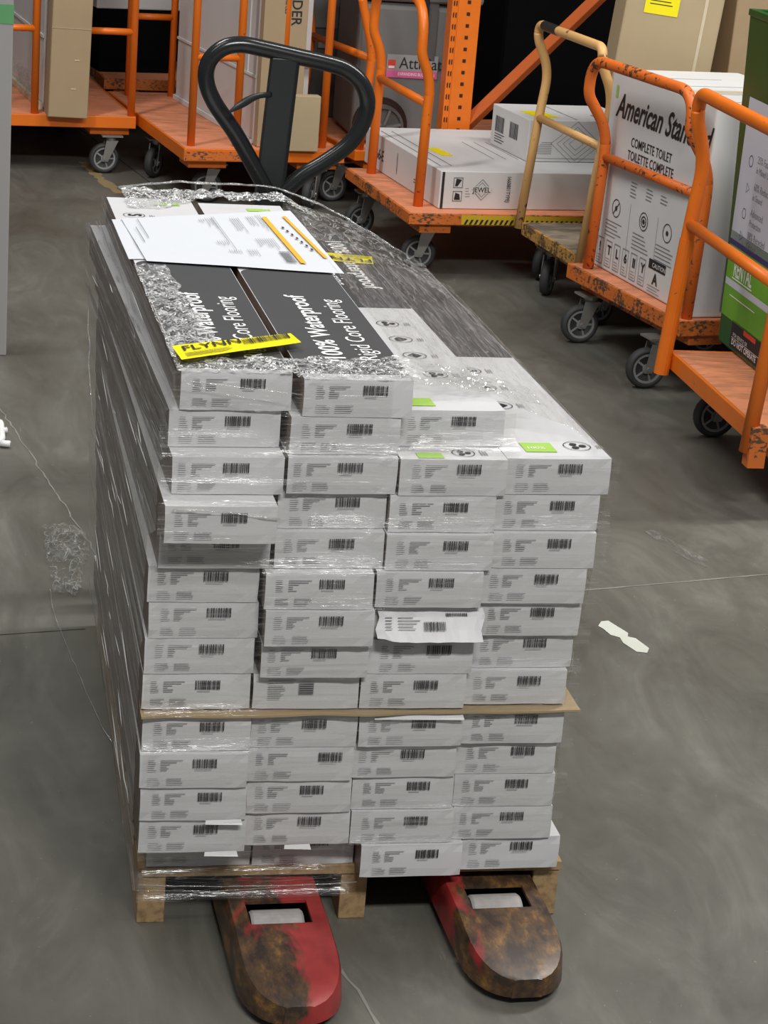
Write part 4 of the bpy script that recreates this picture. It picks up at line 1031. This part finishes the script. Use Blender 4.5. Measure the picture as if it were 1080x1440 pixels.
mb = MB(); mb.box((-.005, 0, .27), (0, 1.10, .28), 'white_box'); mb.box((-.004, .10, .28), (0, .108, 1.25), 'white_box'); mb.box((-.012, 0, 0), (-.002, 1.1, .02), 'white_box'); mb.build('seam_strip', wb)
cb = crate('tall_carton', 'tall brown cardboard carton with sideways lettering behind the jack handle', 'box', (1.030, 5.600, .2515), (.185, .05, 1.2), R(9), 'brown_box', .003)
mb = MB(); text_into(mb, 'ORDER', .062, (.115, -.0015, .675), (0, 0, -1), X_, 'ink', sx=.9, bold=.01); text_into(mb, 'myresources', .026, (.085, -.0015, .66), (0, 0, -1), X_, 'ink', sx=.9)
mb.build('lettering', cb)
for ch in list(cb.children):
    pass
c3 = crate('small_carton', 'short brown cardboard carton at right of the jack pole', 'box', (1.150, 5.535, .2515), (.125, .05, .225), R(6), 'tan_box', .003)
wf = crate('white_carton', 'white carton overhanging the furthest cart near the ceiling of the picture', 'box', (.52, 7.45, .55), (.42, .5, .5), R(10), 'white_panel', .006)
wf['label'] = 'white carton standing high on the furthest back cart'
st = crate('dark_carton', 'dark carton on the furthest back cart under the white one', 'box', (.54, 7.45, .2515), (.36, .5, .297), R(10), 'void_black', .004)

# ------------------------------------------------------------------ grey blowing machines
def lathe_wheel(parent, c, r, axis):
    mb = MB(); mb.lathe([(r*.80, -.02), (r*.86, -.03), (r*.97, -.03), (r, -.015), (r, .015), (r*.97, .03), (r*.86, .03), (r*.80, .02)], c, axis, 'grey_dark', 32)
    k = mb.build('wheel', parent)
    ax = Vector(axis); mb = MB(); mb.lathe([(r*.16, -.036), (r*.16, .036)], c, axis, 'grey_dark', 16)
    for q in range(6):
        a_ = q*math.pi/3 + .2; dr = Vector((math.cos(a_), 0, math.sin(a_))); tn = dr.cross(ax); cc = Vector(c) - ax*.0
        b0 = cc + dr*r*.1; b1 = cc + dr*r*.84; e = tn*r*.055; u = Vector((0, -.034, 0))
        mb.add([b0-e, b0+e, b1+e, b1-e, b0-e+u, b0+e+u, b1+e+u, b1-e+u], [(0, 1, 2, 3), (4, 5, 6, 7), (0, 1, 5, 4), (1, 2, 6, 5), (2, 3, 7, 6), (3, 0, 4, 7)], 'grey_plastic')
    mb.build('spokes', k)
am = thing('insulation_blower', 'light grey moulded blower machine with pink label beside rack upright', 'machine', (1.472, 5.84, .0), R(0))
mb = MB()
# body with a wheel recess: lower and upper volumes
mb.box((0, .0, .256), (.50, .48, .835), 'grey_plastic'); mb.build('body', am, bevel=.03, seg=3)
mb = MB(); mb.box((-.015, -.02, .838), (.52, .50, .98), 'grey_plastic'); mb.build('lid', am, bevel=.02, seg=3)
mb = MB(); mb.box((.255, -.006, .60), (.33, .004, .86), 'grey_dark'); mb.box((.262, -.02, .70), (.285, -.004, .95), 'black_matte'); mb.build('latch', am, bevel=.003)
mb = MB(); mb.lathe([(.118, -.004), (.118, .006)], (.115, -.004, .325), (0, 1, 0), 'hole', 32); mb.build('wheel_well', am)
lathe_wheel(am, (.115, -.042, .325), .092, (0, 1, 0))
mb = MB(); O = Vector((0, -.0055, 0)); frame_quad(mb, O, X_, Z_, .125, .555, .345, .623, 'white_label'); frame_quad(mb, O, X_, Z_, .125, .527, .345, .556, 'pink', .0003)
frame_quad(mb, O, X_, Z_, .130, .562, .162, .60, 'red_logo', .0005); frame_quad(mb, O, X_, Z_, .133, .565, .159, .575, 'white_ink', .0008)
text_into(mb, 'AttiCat', .068, O + Vector((.178, -.0006, .566)), X_, Z_, 'ink', sx=.9, bold=.004); text_into(mb, 'EXPANDING BLOWN-IN', .018, O + Vector((.175, -.0006, .537)), X_, Z_, 'white_ink', sx=.8, bold=.01)
mb.build('name_label', am)
dm = thing('insulation_blower', 'dark grey moulded machine with white handle recess on the back cart', 'machine', (1.40, 6.62, 0), R(-4))
mb = MB(); mb.box((-.03, .0, 0), (.40, .55, 1.1), 'grey_dark'); mb.build('body', dm, bevel=.03, seg=3)
mb = MB(); mb.box((.00, -.012, .62), (.13, .004, .80), 'grey_plastic'); mb.box((.045, -.016, .53), (.10, .0, .565), 'hub'); mb.build('handle_recess', dm, bevel=.004)

# ------------------------------------------------------------------ pallet rack behind
rk = thing('pallet_rack', 'orange perforated steel rack upright with diagonal brace', 'rack', (1.772, 5.50, 0), R(0))
mb = MB(); mb.box((0, 0, 0), (.026, .085, 2.6), 'rack_orange'); mb.box((.026, -.002, 0), (.118, .09, 2.6), 'rack_orange'); mb.build('upright', rk, bevel=.002)
mb = MB()
for k in range(34):
    z = .22 + k*.0508*.92
    for xo in (.006, .016): mb.quad([(xo, -.0015, z), (xo+.005, -.0015, z-.004), (xo+.005, -.0015, z+.020), (xo, -.0015, z+.016)], 'hole')
    mb.quad([(.062, -.0035, z+.008), (.076, -.0035, z+.008), (.076, -.0035, z+.022), (.062, -.0035, z+.022)], 'hole')
mb.build('slot_holes', rk)
mb = MB(); mb.tube([(.09, .03, .37), (.66, .03, .98), (1.1, .03, 1.45)], .032, 'rack_brace', 4, sx=1); mb.build('diagonal_brace', rk, bevel=.004)
mb = MB(); mb.box((-2.2, 6.7, 2.6), (5.0, 9.2, 2.7), 'void_black'); sh = mb.build('shade_shelf'); tag(sh, 'unseen dark shelf added above the goods to shade the back', 'shelf')  # out of view, added to block overhead light from the back
# near-black box added to make the dark void behind the brace
dk = crate('void_box', 'near-black bin in the deep shade behind the diagonal brace', 'bin', (2.35, 6.75, 0), (1.6, .9, 1.1), R(2), 'void_black', .03)

# ------------------------------------------------------------------ left foreground post and white hook
po = thing('sign_post', 'pale grey post with a green stripe at the left picture edge', 'post', (-.068, 3.30, 0))
mb = MB(); mb.box((-.16, 0, 0), (0, .06, 1.35), 'post_grey'); mb.build('post', po, bevel=.004)
mb = MB(); mb.box((-.161, -.001, .985), (.001, .061, 1.040), 'tape_green'); mb.build('stripe', po)
hk = thing('plastic_hook', 'small white plastic hook piece on the floor at the left edge', 'hook', (-.135, 2.50, 0))
mb = MB(); mb.tube(fillet([(0, .12, .012), (.022, .10, .012), (.020, -.06, .012), (-.03, -.10, .012)], .03), .010, 'white_ink', 8); mb.tube([(.0, .02, .012), (.036, .035, .012)], .008, 'white_ink', 8); mb.tube([(.015, -.08, .012), (.040, -.085, .012)], .009, 'white_ink', 8); mb.build('hook', hk, smooth=True)
bpy.context.view_layer.update()
